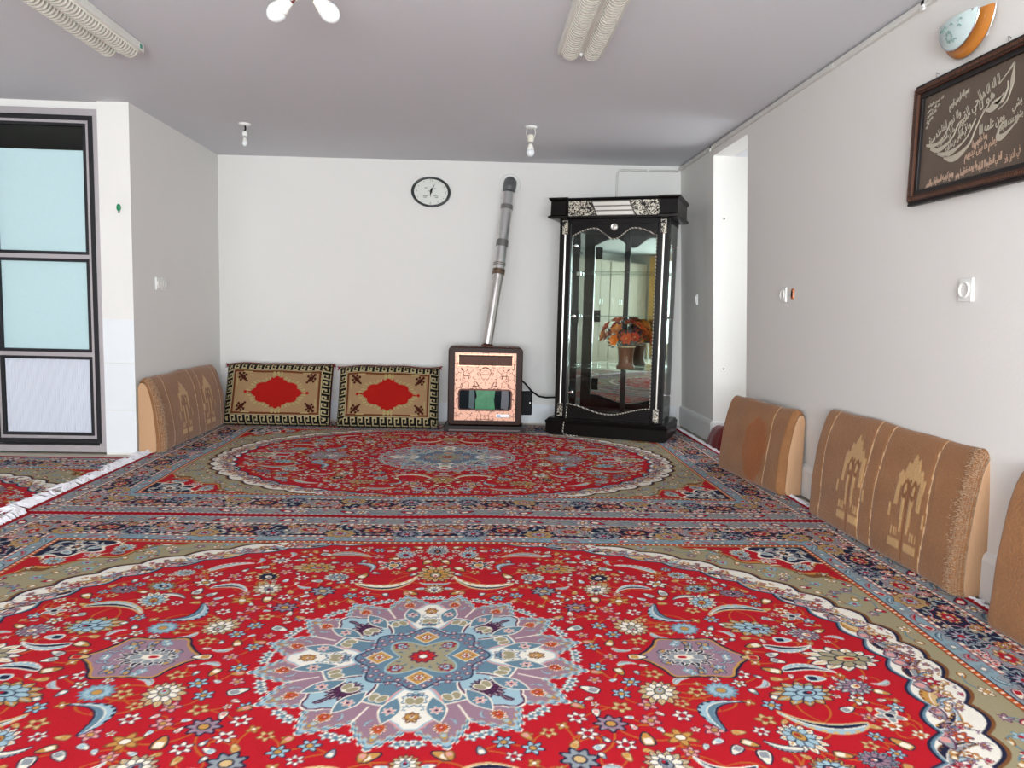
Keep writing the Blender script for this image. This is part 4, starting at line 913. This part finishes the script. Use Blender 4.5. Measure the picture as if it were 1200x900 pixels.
for i in range(130):
    a=r.uniform(0,2*PI); el=r.uniform(-.5,1.2); R_=r.uniform(.06,.165); c=Vector((R_*1.1*math.cos(a)*math.cos(el),R_*.75*math.sin(a)*math.cos(el),.235+R_*.9*math.sin(el)))
    d=(c-Vector((0,0,.18))).normalized(); s=d.cross(Vector((r.uniform(-1,1),r.uniform(-1,1),r.uniform(-1,1)))).normalized(); l=r.uniform(.03,.055)
    v=[bml.verts.new(q) for q in (c,c+d*l*.5+s*l*.2,c+d*l,c+d*l*.5-s*l*.2)]; bml.faces.new(v)
obj('stem',bms_stem,M_stem,vs); o=obj('foliage',bml,M_leafd,vs); o['kind']='stuff'
# ------------------------------------------------------------------ framed calligraphy on the right wall (local: x = 0 out of the wall, y, z in the room's own metres)
M_frame=mat('dark_carved_frame',(44,29,24),.45,noise=.35,nscale=90,bump=.5,bscale=90); M_fgold=mat('worn_gilt_edge',(86,54,38),.5,metal=.3,noise=.4,nscale=120); M_fblack=mat('black_frame_slip',(22,17,16),.45)
M_panel=mat('brown_velvet_panel',(92,78,66),.5,noise=.06,nscale=8,coat=.25); M_ink=mat('silver_lettering',(186,178,160),.45,metal=.2); M_ink2=mat('pinkish_silver_lettering',(190,160,138),.45,metal=.2)
fx_=1.823; PYN,PYF,PZ0,PZ1=2.44,3.185,1.512,2.003
pf=thing('framed_calligraphy','brown calligraphy picture in a dark carved frame on the right wall','picture',(fx_,0,0))
def fring(bm,y0,y1,z0,z1,w,x0,x1,bev=.004):
    for a,b,c,d in ((y0,y1,z0,z0+w),(y0,y1,z1-w,z1),(y0,y0+w,z0+w,z1-w),(y1-w,y1,z0+w,z1-w)): box(bm,x0,x1,a,b,c,d,bev)
bm=B(); fring(bm,PYN,PYF,PZ0,PZ1,.014,.0,.026); obj('outer_moulding',bm,M_fblack,pf)
bm=B(); fring(bm,PYN+.013,PYF-.013,PZ0+.013,PZ1-.013,.022,-.012,.02,.007); obj('carved_moulding',bm,M_frame,pf)
# carved beads on the moulding
bm=B()
n=46
for i in range(n):
    z=PZ0+.025+(PZ1-PZ0-.05)*i/(n-1)
    for y in (PYF-.024,PYN+.024): box(bm,-.016,-.010,y-.006,y+.006,z-.0028,z+.0028,.001)
for i in range(66):
    y=PYN+.03+(PYF-PYN-.06)*i/65
    for z in (PZ0+.024,PZ1-.024): box(bm,-.016,-.010,y-.0035,y+.0035,z-.006,z+.006,.001)
o=obj('carved_beads',bm,M_fgold,pf); o['kind']='stuff'
bm=B(); fring(bm,PYN+.034,PYF-.034,PZ0+.034,PZ1-.034,.005,-.010,.018,.002); o=obj('gilt_line',bm,M_fgold,pf); o['label']='thin gilt line'
bm=B(); fring(bm,PYN+.039,PYF-.039,PZ0+.039,PZ1-.039,.02,.0,.022,.003); obj('inner_slip',bm,M_fblack,pf)
bm=B(); box(bm,.012,.02,PYN+.04,PYF-.04,PZ0+.04,PZ1-.04); pn=obj('panel',bm,M_panel,pf); pn['label']='brown panel behind the lettering'
def stroke(bm,pts,w):
    """pen stroke in the plane of the panel; pts (y,z), widest where w says"""
    P=[Vector((p[0],p[1])) for p in pts]; out=[]
    Q=[P[0]*2-P[1]]+P+[P[-1]*2-P[-2]]
    for i in range(1,len(Q)-2):
        for k in range(8):
            t=k/8; a,b,c,d=Q[i-1:i+3]; out.append(.5*((2*b)+(c-a)*t+(2*a-5*b+4*c-d)*t*t+(3*b-a-3*c+d)*t**3))
    out.append(P[-1]); N=len(out); A=[];Bq=[]
    for i,p in enumerate(out):
        t=(out[min(i+1,N-1)]-out[max(i-1,0)]).normalized(); n=Vector((-t.y,t.x)); h=w(i/(N-1))*.64
        A.append([bm.verts.new((x,p.x+n.x*h,p.y+n.y*h)) for x in (.0095,.0125)]); Bq.append([bm.verts.new((x,p.x-n.x*h,p.y-n.y*h)) for x in (.0095,.0125)])
    for i in range(N-1):
        bm.faces.new((A[i][0],A[i+1][0],Bq[i+1][0],Bq[i][0])); bm.faces.new((A[i][1],A[i+1][1],A[i+1][0],A[i][0])); bm.faces.new((Bq[i][0],Bq[i+1][0],Bq[i+1][1],Bq[i][1]))
belly=lambda p,m,e=.0035:(lambda t:e+m*math.exp(-((t-p)/.20)**2))
bm=B()
stroke(bm,[(3.093,1.748),(3.042,1.737),(2.995,1.748),(2.962,1.777),(2.943,1.808)],belly(.22,.009))
stroke(bm,[(3.062,1.727),(3.011,1.713),(2.958,1.724),(2.916,1.75),(2.895,1.785),(2.854,1.802)],belly(.20,.012))
stroke(bm,[(3.012,1.698),(2.953,1.685),(2.896,1.695),(2.843,1.719),(2.816,1.747),(2.791,1.783)],belly(.22,.013))
stroke(bm,[(2.967,1.676),(2.917,1.66),(2.867,1.67),(2.816,1.698),(2.791,1.738),(2.772,1.767),(2.744,1.802)],belly(.22,.016))
stroke(bm,[(2.752,1.795),(2.744,1.802),(2.715,1.795),(2.686,1.809),(2.66,1.822),(2.647,1.836)],belly(.55,.02,.005))
stroke(bm,[(2.69,1.81),(2.66,1.812),(2.64,1.83),(2.63,1.85),(2.632,1.872)],belly(.3,.012))
stroke(bm,[(2.679,1.873),(2.642,1.898),(2.606,1.925)],belly(.9,.006,.002)); stroke(bm,[(2.606,1.926),(2.608,1.885),(2.612,1.845),(2.629,1.805),(2.67,1.784)],belly(.35,.011,.002))
stroke(bm,[(2.562,1.728),(2.599,1.702),(2.64,1.684),(2.662,1.69),(2.655,1.715),(2.64,1.736)],belly(.48,.014))
o=obj('large_lettering',bm,M_ink,pn); o['label']='large silver calligraphic strokes'
def write(bm,s,a,b,size,shear=.15,stretch=None):
    """a, b: (y,z) of the left and right end as seen from the room"""
    a=Vector(a);b=Vector(b); d=(b-a); c=(a+b)/2; e=d.normalized(); ex=Vector((0,e.x,e.y)); ey=Vector((0,e.y,-e.x)) ; ey=ey if ey.z>0 else -ey; ez=ex.cross(ey)
    m=Matrix.Translation((.0105,c.x,c.y))@Matrix((ex,ey,ez)).transposed().to_4x4()
    t=B(); text_bm(t,shaped(s),size,m,shear); 
    # fit to the length wanted
    vs_=[v.co for v in t.verts]; 
    if vs_:
        pr=[(v-Vector((.0105,c.x,c.y))).dot(ex) for v in vs_]; k=d.length/max(max(pr)-min(pr),1e-6); k=min(k,1.6); mid=(max(pr)+min(pr))/2
        for v,q in zip(t.verts,pr): v.co+=ex*((q-mid)*k-q)
        me=bpy.data.meshes.new('t'); t.to_mesh(me); bm.from_mesh(me); bpy.data.meshes.remove(me)
    t.free()
bm=B()
write(bm,'لا اله الا هو',(2.775,1.855),(2.675,1.895),.05,.2)
write(bm,'الحي القيوم',(2.90,1.775),(2.77,1.865),.062,.2)
write(bm,'هو لا',(2.775,1.82),(2.70,1.85),.055,.2)
write(bm,'لا تاخذه سنة',(3.075,1.755),(2.965,1.805),.042,.2)
write(bm,'ولا نوم له',(2.985,1.79),(2.885,1.83),.042,.2)
write(bm,'ما في السماوات',(3.02,1.735),(2.915,1.775),.034,.2)
write(bm,'وما في الارض من ذا الذي',(2.965,1.70),(2.82,1.772),.036,.2)
write(bm,'ومن علمه الا',(2.765,1.73),(2.635,1.755),.05,.2)
write(bm,'يشفع عنده الا باذنه',(2.665,1.712),(2.545,1.745),.034,.2)
write(bm,'بشيء'.replace('ء',''),(2.60,1.775),(2.555,1.79),.04,.2)
write(bm,'بسم الله الرحمن الرحيم',(2.96,1.868),(2.845,1.905),.036,.2)
o=obj('lettering',bm,M_ink,pn)
bm=B()
write(bm,'يعلم ما بين ايديهم',(2.84,1.655),(2.665,1.68),.042,.3)
write(bm,'وما خلفهم ولا',(2.80,1.688),(2.72,1.71),.036,.3)
write(bm,'وسع كرسيه السماوات والارض',(3.08,1.585),(2.90,1.605),.038,.2)
write(bm,'ولا يوده حفظهما وهو',(2.885,1.592),(2.76,1.612),.038,.2)
write(bm,'العلي العظيم لا اكراه',(2.755,1.60),(2.63,1.618),.04,.2)
write(bm,'في الدين قد',(2.615,1.598),(2.54,1.622),.038,.2)
o=obj('lower_lettering',bm,M_ink2,pn); o['label']='smaller pinkish silver lettering'
bm=B()
for i in range(5):
    write(bm,['قد تبين الرشد','من الغي فمن','يكفر بالطاغوت','ويومن بالله','فقد استمسك'][i],(3.105,1.905-.022*i),(3.0+.022*i,1.918-.02*i),.016,.1)
o=obj('small_lettering',bm,M_ink,pn)
bm=B()
for y in (2.64,3.05): tube(bm,[(XR(2.0)-1.823-.002,y,2.02),(XR(2.0)-1.823-.014,y,2.024),(XR(2)-1.823-.012,y,2.006)],.0018,5)
obj('hanging_hook',bm,M_chrome,pf)
# ------------------------------------------------------------------ wall lamp: half bowl of frosted and amber glass
M_frost=mat('frosted_flowered_glass',(196,212,210),.35,noise=.05,nscale=40); M_amber=mat('amber_glass_rim',(178,112,46),.3,noise=.12,nscale=14)
sc=thing('wall_lamp','half round wall lamp of frosted flowered glass with amber rim','lamp',(XR(2.1)-.002,2.852,2.158))
def shell(r0,r1,bulge,thick=.004,n=32,k=8,off=0):
    bm=B(); R_=.148
    def pt(rho,phi,o): 
        x=-(bulge*math.sqrt(max(0,1-rho*rho))+.018+o); return (x,R_*rho*math.cos(phi),-R_*rho*math.sin(phi)*.93)
    for o in (0,thick):
        g=[[bm.verts.new(pt(r0+(r1-r0)*i/k,PI*j/n,o)) for j in range(n+1)] for i in range(k+1)]
        for i in range(k):
            for j in range(n): bm.faces.new((g[i][j],g[i+1][j],g[i+1][j+1],g[i][j+1]))
    bmesh.ops.remove_doubles(bm,verts=bm.verts,dist=.0002); bmesh.ops.recalc_face_normals(bm,faces=bm.faces); return bm
o=obj('amber_rim',shell(.5,1.0,.030),M_amber,sc,smooth=True); o['label']='amber glass rim'
g=obj('frosted_shade',shell(.0,.80,.060,off=0),M_frost,sc,smooth=True); g['label']='frosted glass with a flower print'
bm=B(); tube(bm,[(-(.060*math.sqrt(1-.80**2)+.022),.148*.803*math.cos(a),-.148*.803*math.sin(a)*.93) for a in np.linspace(0,PI,30)],.003,6); obj('chrome_band',bm,M_chrome,sc)
bm=B(); tube(bm,[(-.018,.149*math.cos(a),-.149*math.sin(a)*.93) for a in np.linspace(0,PI,36)],.0022,6); obj('bright_edge',bm,M_silver,sc)
bm=B(); box(bm,-.02,.003,-.09,.09,-.09,-.02,.004); obj('back_plate',bm,M_white,sc)
bm=B()
def onshade(y,z,r=.148): 
    rho=math.hypot(y,z/.93)/r; return Vector((-(.060*math.sqrt(max(0,1-rho*rho))+.0235),y,z))
for a in range(8): 
    q=2*PI*a/8; c=onshade(.02+.017*math.cos(q),-.062+.017*math.sin(q)); lathe(bm,[(.007,0),(.006,.001)],8,axis_mtx(c,(-1,.2,-.3)))
for (y,z,l) in ((.045,-.035,1),(.062,-.03,1),(-.01,-.028,1),(-.035,-.025,-1),(.0,-.085,-1),(-.05,-.045,1),(.03,-.028,1)):
    tube(bm,[onshade(y,z),onshade(y+.010*l,z+.010),onshade(y+.02*l,z+.004)],.0026,4)
o=obj('flower_print',bm,mat('grey_green_print',(136,166,160),.5),g)
for y in (-.1,.1): 
    bm=B(); lathe(bm,[(.006,0),(.006,.008),(.002,.01)],10,axis_mtx((-.06,y*.95,-.004),(-1,0,0))); obj('clip',bm,M_chrome,sc)
bm=B(); lathe(bm,[(.004,0),(.004,.012),(.008,.014),(.008,.018)],10,axis_mtx((XR(2.16),3.025,2.172),(-1,0,0))); tag(obj('wall_nail',bm,M_blackm),'dark nail in the right wall beside the wall lamp','nail')
# ------------------------------------------------------------------ ceiling lights
M_fin=mat('cream_louvre_fin',(244,242,230),.45); M_troughshade=mat('painted_trough_shade',(128,122,112),.5); M_finface=mat('painted_fin_shade',(170,165,154),.5); M_trough=mat('white_lamp_body',(222,222,214),.4)  # greyer fin faces and trough strips carry painted shade between the fins
finm=None
def striplight(label,xc,y1,Ln,rotz,sticker):
    global finm
    h=.065; o=thing('strip_light',label,'light',(xc,y1,cz(xc)+.006),rotz,'fluorescent strip lights')
    bm=B(); box(bm,-.112,.112,-Ln,0,-.040,0,.004); obj('lamp_body',bm,M_trough,o)
    if finm is None:
        b=B(); n=10
        for yy in (-.0016,.0016): pass
        arc=[(.042*math.cos(PI*k/n),-.036*math.sin(PI*k/n)) for k in range(n+1)]; arc2=[(.030*math.cos(PI*k/n),-.014*math.sin(PI*k/n)) for k in range(n,-1,-1)]
        for yy in ((-.0045,.0045),):
            v0=[b.verts.new((x,yy[0],z)) for x,z in arc+arc2]; v1=[b.verts.new((x,yy[1]+.006*(-z/.036),z)) for x,z in arc+arc2]; m=len(v0)
            for k in range(n): 
                b.faces.new((v0[k],v0[k+1],v0[m-2-k],v0[m-1-k])); b.faces.new((v1[k+1],v1[k],v1[m-1-k],v1[m-2-k]))
            for k in range(m): b.faces.new((v0[k],v1[k],v1[(k+1)%m],v0[(k+1)%m]))
        bmesh.ops.recalc_face_normals(b,faces=b.faces)
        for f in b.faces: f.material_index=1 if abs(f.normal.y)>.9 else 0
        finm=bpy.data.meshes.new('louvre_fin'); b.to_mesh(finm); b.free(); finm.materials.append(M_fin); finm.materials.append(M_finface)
    for x in (-.053,.053):
        bm=B(); tube(bm,[(x,-.05,-.048),(x,-Ln+.03,-.048)],.007,10); obj('fluorescent_tube',bm,M_enam,o)
        bm=B(); box(bm,x-.044,x-.040,-Ln+.015,-.04,-.046,-.036); box(bm,x+.040,x+.044,-Ln+.015,-.04,-.046,-.036); obj('louvre_rail',bm,M_fin,o)
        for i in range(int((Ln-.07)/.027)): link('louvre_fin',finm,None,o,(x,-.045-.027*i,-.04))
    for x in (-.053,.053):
        bm=B(); box(bm,x-.039,x+.039,-Ln+.02,-.045,-.0425,-.039); obj('painted_tone_plate',bm,M_troughshade,o)  # strip coloured grey as the shade inside the trough
    bm=B(); lathe(bm,[(.008,0),(.008,.01),(.004,.014)],12,axis_mtx((0,-.03,-.04),(0,0,-1))); obj('screw_cap',bm,M_white,o)
    if sticker:
        bm=B(); box(bm,.1115,.1135,-.05,-.028,-.030,-.010); q=obj('sticker',bm,mat('green_sticker',(40,150,130),.5),o); q['label']='small green sticker'
    return o
striplight('white louvred double strip light right of the ceiling centre',.492,3.855,1.25,math.atan2(.0,1),False)
striplight('white louvred double strip light at the left of the ceiling',-1.80,4.03,1.25,0.0,True)
M_bulb=mat('milky_bulb_glass',(226,230,230),.25); M_porc=mat('ivory_lampholder',(226,220,204),.4)
bulbprof=[(.0,0),(.012,.001),(.0135,.02),(.014,.024)]
def bulb(parent,p,d,s=1.):
    """p: cap end; d: direction the glass points"""
    m=axis_mtx(p,d)@Matrix.Scale(s,4)
    bm=B(); lathe(bm,[(.013,0),(.0135,.006),(.013,.012),(.0138,.018),(.0135,.024)],14,m); c=obj('screw_base',bm,M_chrome,parent)
    bm=B(); lathe(bm,[(.0155,.024),(.018,.034),(.026,.058),(.0295,.068)],20,m); obj('bulb_neck',bm,M_enam,parent,smooth=True)
    bm=B(); lathe(bm,[(.0295,.068),(.032,.080),(.0315,.092),(.027,.106),(.018,.116),(.008,.121),(.0008,.1225)],20,m); obj('bulb_glass',bm,M_bulb,parent,smooth=True)
hub=Vector((-.648,2.915,2.185))
cl=thing('ceiling_lamp','several armed ceiling lamp with bare milky bulbs at the top edge','lamp',(0,0,0))
bm=B(); lathe(bm,[(.055,2.316),(.055,2.298),(.03,2.288),(.014,2.275),(.014,2.215),(.034,2.205),(.034,2.17),(.012,2.16)],20,Matrix.Translation((hub.x,hub.y,0))); o=obj('lamp_hub',bm,M_white,cl); autosmooth(o)
for tgt in ((-.755,2.945,2.105),(-.552,2.915,2.10),(-.648,2.72,2.155)):
    t=Vector(tgt); d=(t-hub).normalized(); hb=hub+d*.035; 
    cap=t-d*.095
    bm=B(); tube(bm,[hub,hb,cap-d*.01],.008,8); tube(bm,[cap-d*.035,cap+d*.008],.018,14); obj('lampholder',bm,M_porc,cl)
    bulb(cl,cap,d,1.08)
def pendant(label,x,y,withb,drop):
    o=thing('pendant_bulb',label,'lamp',(x,y,cz(x)+.010),0,'bare bulbs hanging from the ceiling')
    bm=B(); lathe(bm,[(.042,0),(.044,-.004),(.04,-.012),(.02,-.016)],20,); obj('ceiling_rose',bm,M_white,o,smooth=True)
    if withb:
        bm=B(); 
        for s in (-1,1): tube(bm,[(s*.028,0,-.012),(s*.033,0,-.05),(s*.02,0,-.085)],.0022,5)
        obj('wire',bm,M_white,o)
        bm=B(); lathe(bm,[(.014,-.055),(.021,-.062),(.022,-.10),(.017,-.108)],18); obj('lampholder',bm,M_porc,o)
        bulb(o,(0,0,-.10),(0,0,-1),.92)
    else:
        bm=B(); tube(bm,[(0,0,-.01),(.006,0,-.035),(-.004,.0,-.06)],.006,6); obj('wire',bm,M_blackm,o)
        bm=B(); lathe(bm,[(.012,-.055),(.018,-.062),(.018,-.085),(.014,-.09)],16); obj('lampholder',bm,M_white,o)
        bulb(o,(0,0,-.085),(0,0,-1),.62)
pendant('bare bulb on a white holder hanging in front of the flue pipe','' or .37,5.53,True,.2)
pendant('small bare bulb with a short black wire hanging near the left corner',-1.685,5.68,False,.2)
# ------------------------------------------------------------------ cable trunking along the right and back of the ceiling
M_trunk=mat('white_cable_trunking',(216,214,208),.5)
tr=thing('cable_trunking','white cable trunking run along the top of the right and back walls','trunking',(0,0,0))
def trunkpt(y): x=XR(2.31)-.012; return Vector((x,y,cz(x)+.0-.016))
ys=[6.87,5.95,4.9,3.92,3.14,2.0,.5,-1]
for a,b in zip(ys,ys[1:]):
    A=trunkpt(a-.003);Bq=trunkpt(b+.003); bm=B(); box(bm,A.x-.012,A.x+.012,b+.003,a-.003,A.z-.013,A.z+.013,.004); obj('trunking_length',bm,M_trunk,tr)
for y in (3.14,5.95):
    p=trunkpt(y); bm=B(); box(bm,p.x-.018,p.x-.008,y-.012,y+.012,p.z-.028,p.z-.006,.002); tube(bm,[(p.x-.014,y,p.z-.012),(p.x-.018,y-.02,p.z-.028)],.006,6); obj('cable_clip',bm,M_white,tr)
    bm=B(); box(bm,p.x-.015,p.x-.011,y-.006,y+.01,p.z-.005,p.z+.012); obj('open_gap',bm,M_blackm,tr)
zt=2.318; 
bm=B(); tube(bm,[(1.80,L-.011,zt-.012),(1.30,L-.011,zt-.016),(1.265,L-.011,zt-.022),(1.248,L-.011,zt-.045),(1.246,L-.011,zt-.1),(1.246,L-.011,1.70)],.0095,8); obj('conduit',bm,M_trunk,tr,smooth=True)
bm=B(); box(bm,1.508,1.522,L-.024,L,zt-.03,zt-.0,.002); obj('cable_clip',bm,M_white,tr)
# ------------------------------------------------------------------ sockets, switches, marks on the walls
def plate(name,label,cat,loc,rotz,kind,w=.082,h=.09,group=None):
    """local: x across, y out of the wall (negative), z up"""
    o=thing(name,label,cat,loc,rotz,group)
    bm=B(); box(bm,-w/2,w/2,-.012,.004,-h/2,h/2,.004); obj('cover_plate',bm,M_white,o)
    if kind=='socket':
        bm=B(); lathe(bm,[(.031,0),(.031,.006),(.027,.007),(.025,-.004),(.0,-.004)],28,axis_mtx((0,-.0125,0),(0,-1,0)),cap=False); obj('socket_well',bm,M_enam,o,smooth=True)
        bm=B(); 
        for s in (-1,1): lathe(bm,[(.003,0),(.003,.0012)],8,axis_mtx((s*.0095,-.0095,0),(0,-1,0)))
        obj('pin_hole',bm,M_blackm,o)
    else:
        bm=B(); box(bm,-w*.34,w*.34,-.019,-.010,-h*.34,h*.34,.003,Matrix.Rotation(.06,4,'X')); obj('rocker',bm,M_enam,o)
    return o
plate('wall_socket','white round socket on the right wall below the picture','socket',(XR(1.16)+.002,2.83,1.155),-PI/2,'socket',group='white wall sockets')
plate('wall_socket','white round socket beside the amber holder, near the alcove','socket',(XR(1.165)+.002,4.56,1.165),-PI/2,'socket',group='white wall sockets')
plate('light_switch','white light switch on the far right wall beside the cabinet','switch',(XR(1.155)+.002,6.40,1.155),-PI/2,'switch')
plate('light_switch','white switch of the pair on the left wall, nearer the pier','switch',(XL,5.57,1.155),PI/2,'socket',.078,.09)
plate('light_switch','white switch of the pair on the left wall, nearer the corner','switch',(XL,5.66,1.155),PI/2,'socket',.078,.09)
bm=B(); box(bm,-.008,.004,-.018,.018,-.03,.03,.008); o=obj('match_holder',bm,mat('amber_plastic',(196,104,34),.3,coat=.3)); o.location=(XR(1.17)-.002,4.425,1.168); tag(o,'small amber plastic holder next to the wall socket','holder')
bm=B(); box(bm,-.007,.004,-.010,.010,-.018,.018,.004); oo=obj('slot',bm,M_dkbrown,o); oo.location=(-.003,0,0)
gp=thing('wall_plug','green plastic wall plug with a screw in the white pier','wall plug',(-2.356,PY,1.628))
bm=B(); lathe(bm,[(.004,0),(.018,.002),(.02,.008),(.012,.012)],12,axis_mtx((0,0,.01),(0,-1,0))@Matrix.Diagonal((.75,1.2,1,1))); obj('green_head',bm,mat('green_plastic',(20,132,84),.4),gp,smooth=True)
bm=B(); tube(bm,[(0,0,-.018),(0,-.012,-.022)],.006,8); obj('screw',bm,mat('brown_screw',(90,70,64),.5),gp)
for z,l in ((1.78,'upper'),(.60,'lower')):
    bm=B(); lathe(bm,[(.005,0),(.006,.006),(.003,.01)],8,axis_mtx((XR(z)+.085,AY1,z),(0,-1,0))); tag(obj('wall_nail',bm,M_blackm),l+' dark nail in the bright alcove side','nail')
# ------------------------------------------------------------------ oval wall clock
M_rim=mat('dark_green_black_rim',(24,32,32),.25,coat=.4); M_dial=mat('white_dial',(214,216,208),.45); M_mark=mat('grey_dial_print',(120,122,116),.6)
ck=thing('wall_clock','oval wall clock with a dark rim and white face','clock',(-.416,L,2.053))
ca,cb_=.176,.133; tl=-.035
def ov(a,k=1.): x,z=ca*k*math.cos(a),cb_*k*math.sin(a); return (x*math.cos(tl)-z*math.sin(tl),z*math.cos(tl)+x*math.sin(tl))
bm=B(); N=56
prof=[(1.0,0),(1.0,-.018),(.97,-.03),(.92,-.033),(.87,-.026),(.845,-.012)]
rings=[[bm.verts.new((ov(2*PI*i/N,k)[0],y,ov(2*PI*i/N,k)[1])) for i in range(N)] for k,y in prof]
for A,Bq in zip(rings,rings[1:]):
    for i in range(N): bm.faces.new((A[i],A[(i+1)%N],Bq[(i+1)%N],Bq[i]))
bmesh.ops.recalc_face_normals(bm,faces=bm.faces); obj('rim',bm,M_rim,ck,smooth=True)
bm=B(); prism(bm,[ov(2*PI*i/N,.86) for i in range(N)],-.013,-.002); fc=obj('dial',bm,M_dial,ck)
bm=B()
for i in range(12):
    a=PI/2-2*PI*i/12; x,z=ov(a,.74)
    if i%3==0: text_bm(bm,['12','3','6','9'][i//3],.032,Matrix.Translation((x,-.0135,z))@Matrix.Rotation(PI/2,4,'X'),0,.0006)
    else: box(bm,x-.003,x+.003,-.0142,-.012,z-.004,z+.004)
for y0 in (.0,): 
    for (x,z,l) in ((-.045,.035,.026),(-.05,-.035,.04),(.045,-.035,.04),(-.052,-.047,.03),(.05,-.048,.028),(.035,.03,.018)): box(bm,x-l/2,x+l/2,-.0142,-.012,z-.003,z+.003)
obj('dial_print',bm,M_mark,fc)
bm=B()
def hand(a,l,w,y): d=Vector((math.sin(a),0,math.cos(a))); n=Vector((d.z,0,-d.x)); v=[Vector((0,y,0))+q for q in (-d*.018-n*w*.5,-d*.018+n*w*.5,d*l*.35+n*w,d*l,d*l*.35-n*w)]; v0=[bm.verts.new(q) for q in v]; v1=[bm.verts.new(q+Vector((0,.002,0))) for q in v]; bm.faces.new(v0);bm.faces.new(v1[::-1]); [bm.faces.new((v0[i],v1[i],v1[(i+1)%5],v0[(i+1)%5])) for i in range(5)]
hand(math.radians(26),.085,.004,-.022); obj('minute_hand',bm,M_blackm,ck); bm=B(); hand(math.radians(12),.04,.010,-.019); hand(math.radians(185),.05,.004,-.019); obj('hour_hand',bm,M_blackm,ck); bm=B(); hand(math.radians(294),.03,.003,-.024); lathe(bm,[(.006,0),(.006,.012)],12,axis_mtx((0,-.014,0),(0,-1,0))); obj('second_hand',bm,M_blackm,ck)
# ------------------------------------------------------------------ dark red cloth in the alcove
bm=B(); n=22; g=[]
for i in range(n):
    row=[]
    for j in range(12):
        u,v=i/(n-1),j/11; x=1.868+.42*u; y=5.915-.30*v; e=min(u,1-u,v,1-v)
        row.append(bm.verts.new((x+.01*math.sin(v*9),y+.012*math.sin(u*11),.0+.17*(min(1,e*6))**.6*(1-.18*u)+.012*math.sin(u*13+v*7))))
    g.append(row)
for i in range(n-1):
    for j in range(11): bm.faces.new((g[i][j],g[i+1][j],g[i+1][j+1],g[i][j+1]))
ring=[g[i][0] for i in range(n)]+[g[-1][j] for j in range(1,12)]+[g[i][-1] for i in range(n-2,-1,-1)]+[g[0][j] for j in range(10,0,-1)]
low=[bm.verts.new((v.co.x,v.co.y,-.012)) for v in ring]
for i in range(len(ring)): k=(i+1)%len(ring); bm.faces.new((ring[i],ring[k],low[k],low[i]))
bmesh.ops.recalc_face_normals(bm,faces=bm.faces)
tag(obj('folded_cloth',bm,mat('dark_red_plush_cloth',(112,24,26),.9,noise=.25,nscale=30,bump=.5,bscale=120,sheen=.3),smooth=True),'folded dark red plush cloth in the alcove behind the cushion','cloth')
# ------------------------------------------------------------------ the kitchen end, seen in the cabinet's mirror
M_cream=mat('cream_cupboard',(168,158,142),.5); M_curt=mat('warm_yellow_curtain',(232,190,120),.8)
gk='cream cupboards along the kitchen wall'
for i,y in enumerate((-2.2,-1.5,-.8,-.1,.6)):
    o=thing('kitchen_cupboard','cream kitchen cupboard %s, seen in the cabinet mirror'%['nearest the kitchen window','second from the kitchen window','third from the kitchen window','fourth from the kitchen window','farthest from the kitchen window'][i],'cupboard',(X0+.006,y,-.012),0,gk)
    bm=B(); box(bm,.0,.55,-.345,.345,.0,2.1,.004); obj('carcass',bm,M_cream,o)
    for z0,z1 in ((.1,.85),(.88,2.07)):
        for s in (-1,1):
            bm=B(); box(bm,.55,.572,min(s*.004,s*.335),max(s*.004,s*.335),z0,z1,.004); d=obj('door',bm,M_cream,o)
            bm=B(); tube(bm,[(.575,s*.04,z0+.3),(.60,s*.04,z0+.3),(.60,s*.04,z0+.42),(.575,s*.04,z0+.42)],.005,6); obj('handle',bm,M_chrome,d)
bm=B(); n=60
a=[[bm.verts.new((-4.25+.42*i/(n-1),Y0+.06+.03*math.sin(i*1.1),z)) for i in range(n)] for z in (.05,2.25)]
for i in range(n-1): bm.faces.new((a[0][i],a[0][i+1],a[1][i+1],a[1][i]))
o=obj('curtain',bm,M_curt); sd=o.modifiers.new('cloth','SOLIDIFY'); sd.thickness=.004; tag(o,'warm yellow curtain at the kitchen window','curtain')
ch=thing('plastic_chair','white plastic chair at the kitchen end, seen in the mirror','chair',(-3.5,-1.2,-.012),.6)
bm=B(); box(bm,-.22,.22,-.22,.22,.42,.45,.01); obj('seat',bm,M_white,ch)
bm=B(); box(bm,-.22,.22,.19,.22,.62,.85,.01); obj('backrest',bm,M_white,ch)
for sx in (-1,1):
    for sy in (-1,1): 
        bm=B(); tube(bm,[(sx*.22,sy*.22,0),(sx*.2,sy*.2,.43)]+([(sx*.2,.205,.84)] if sy>0 else []),.017,8); obj('leg',bm,M_white,ch)
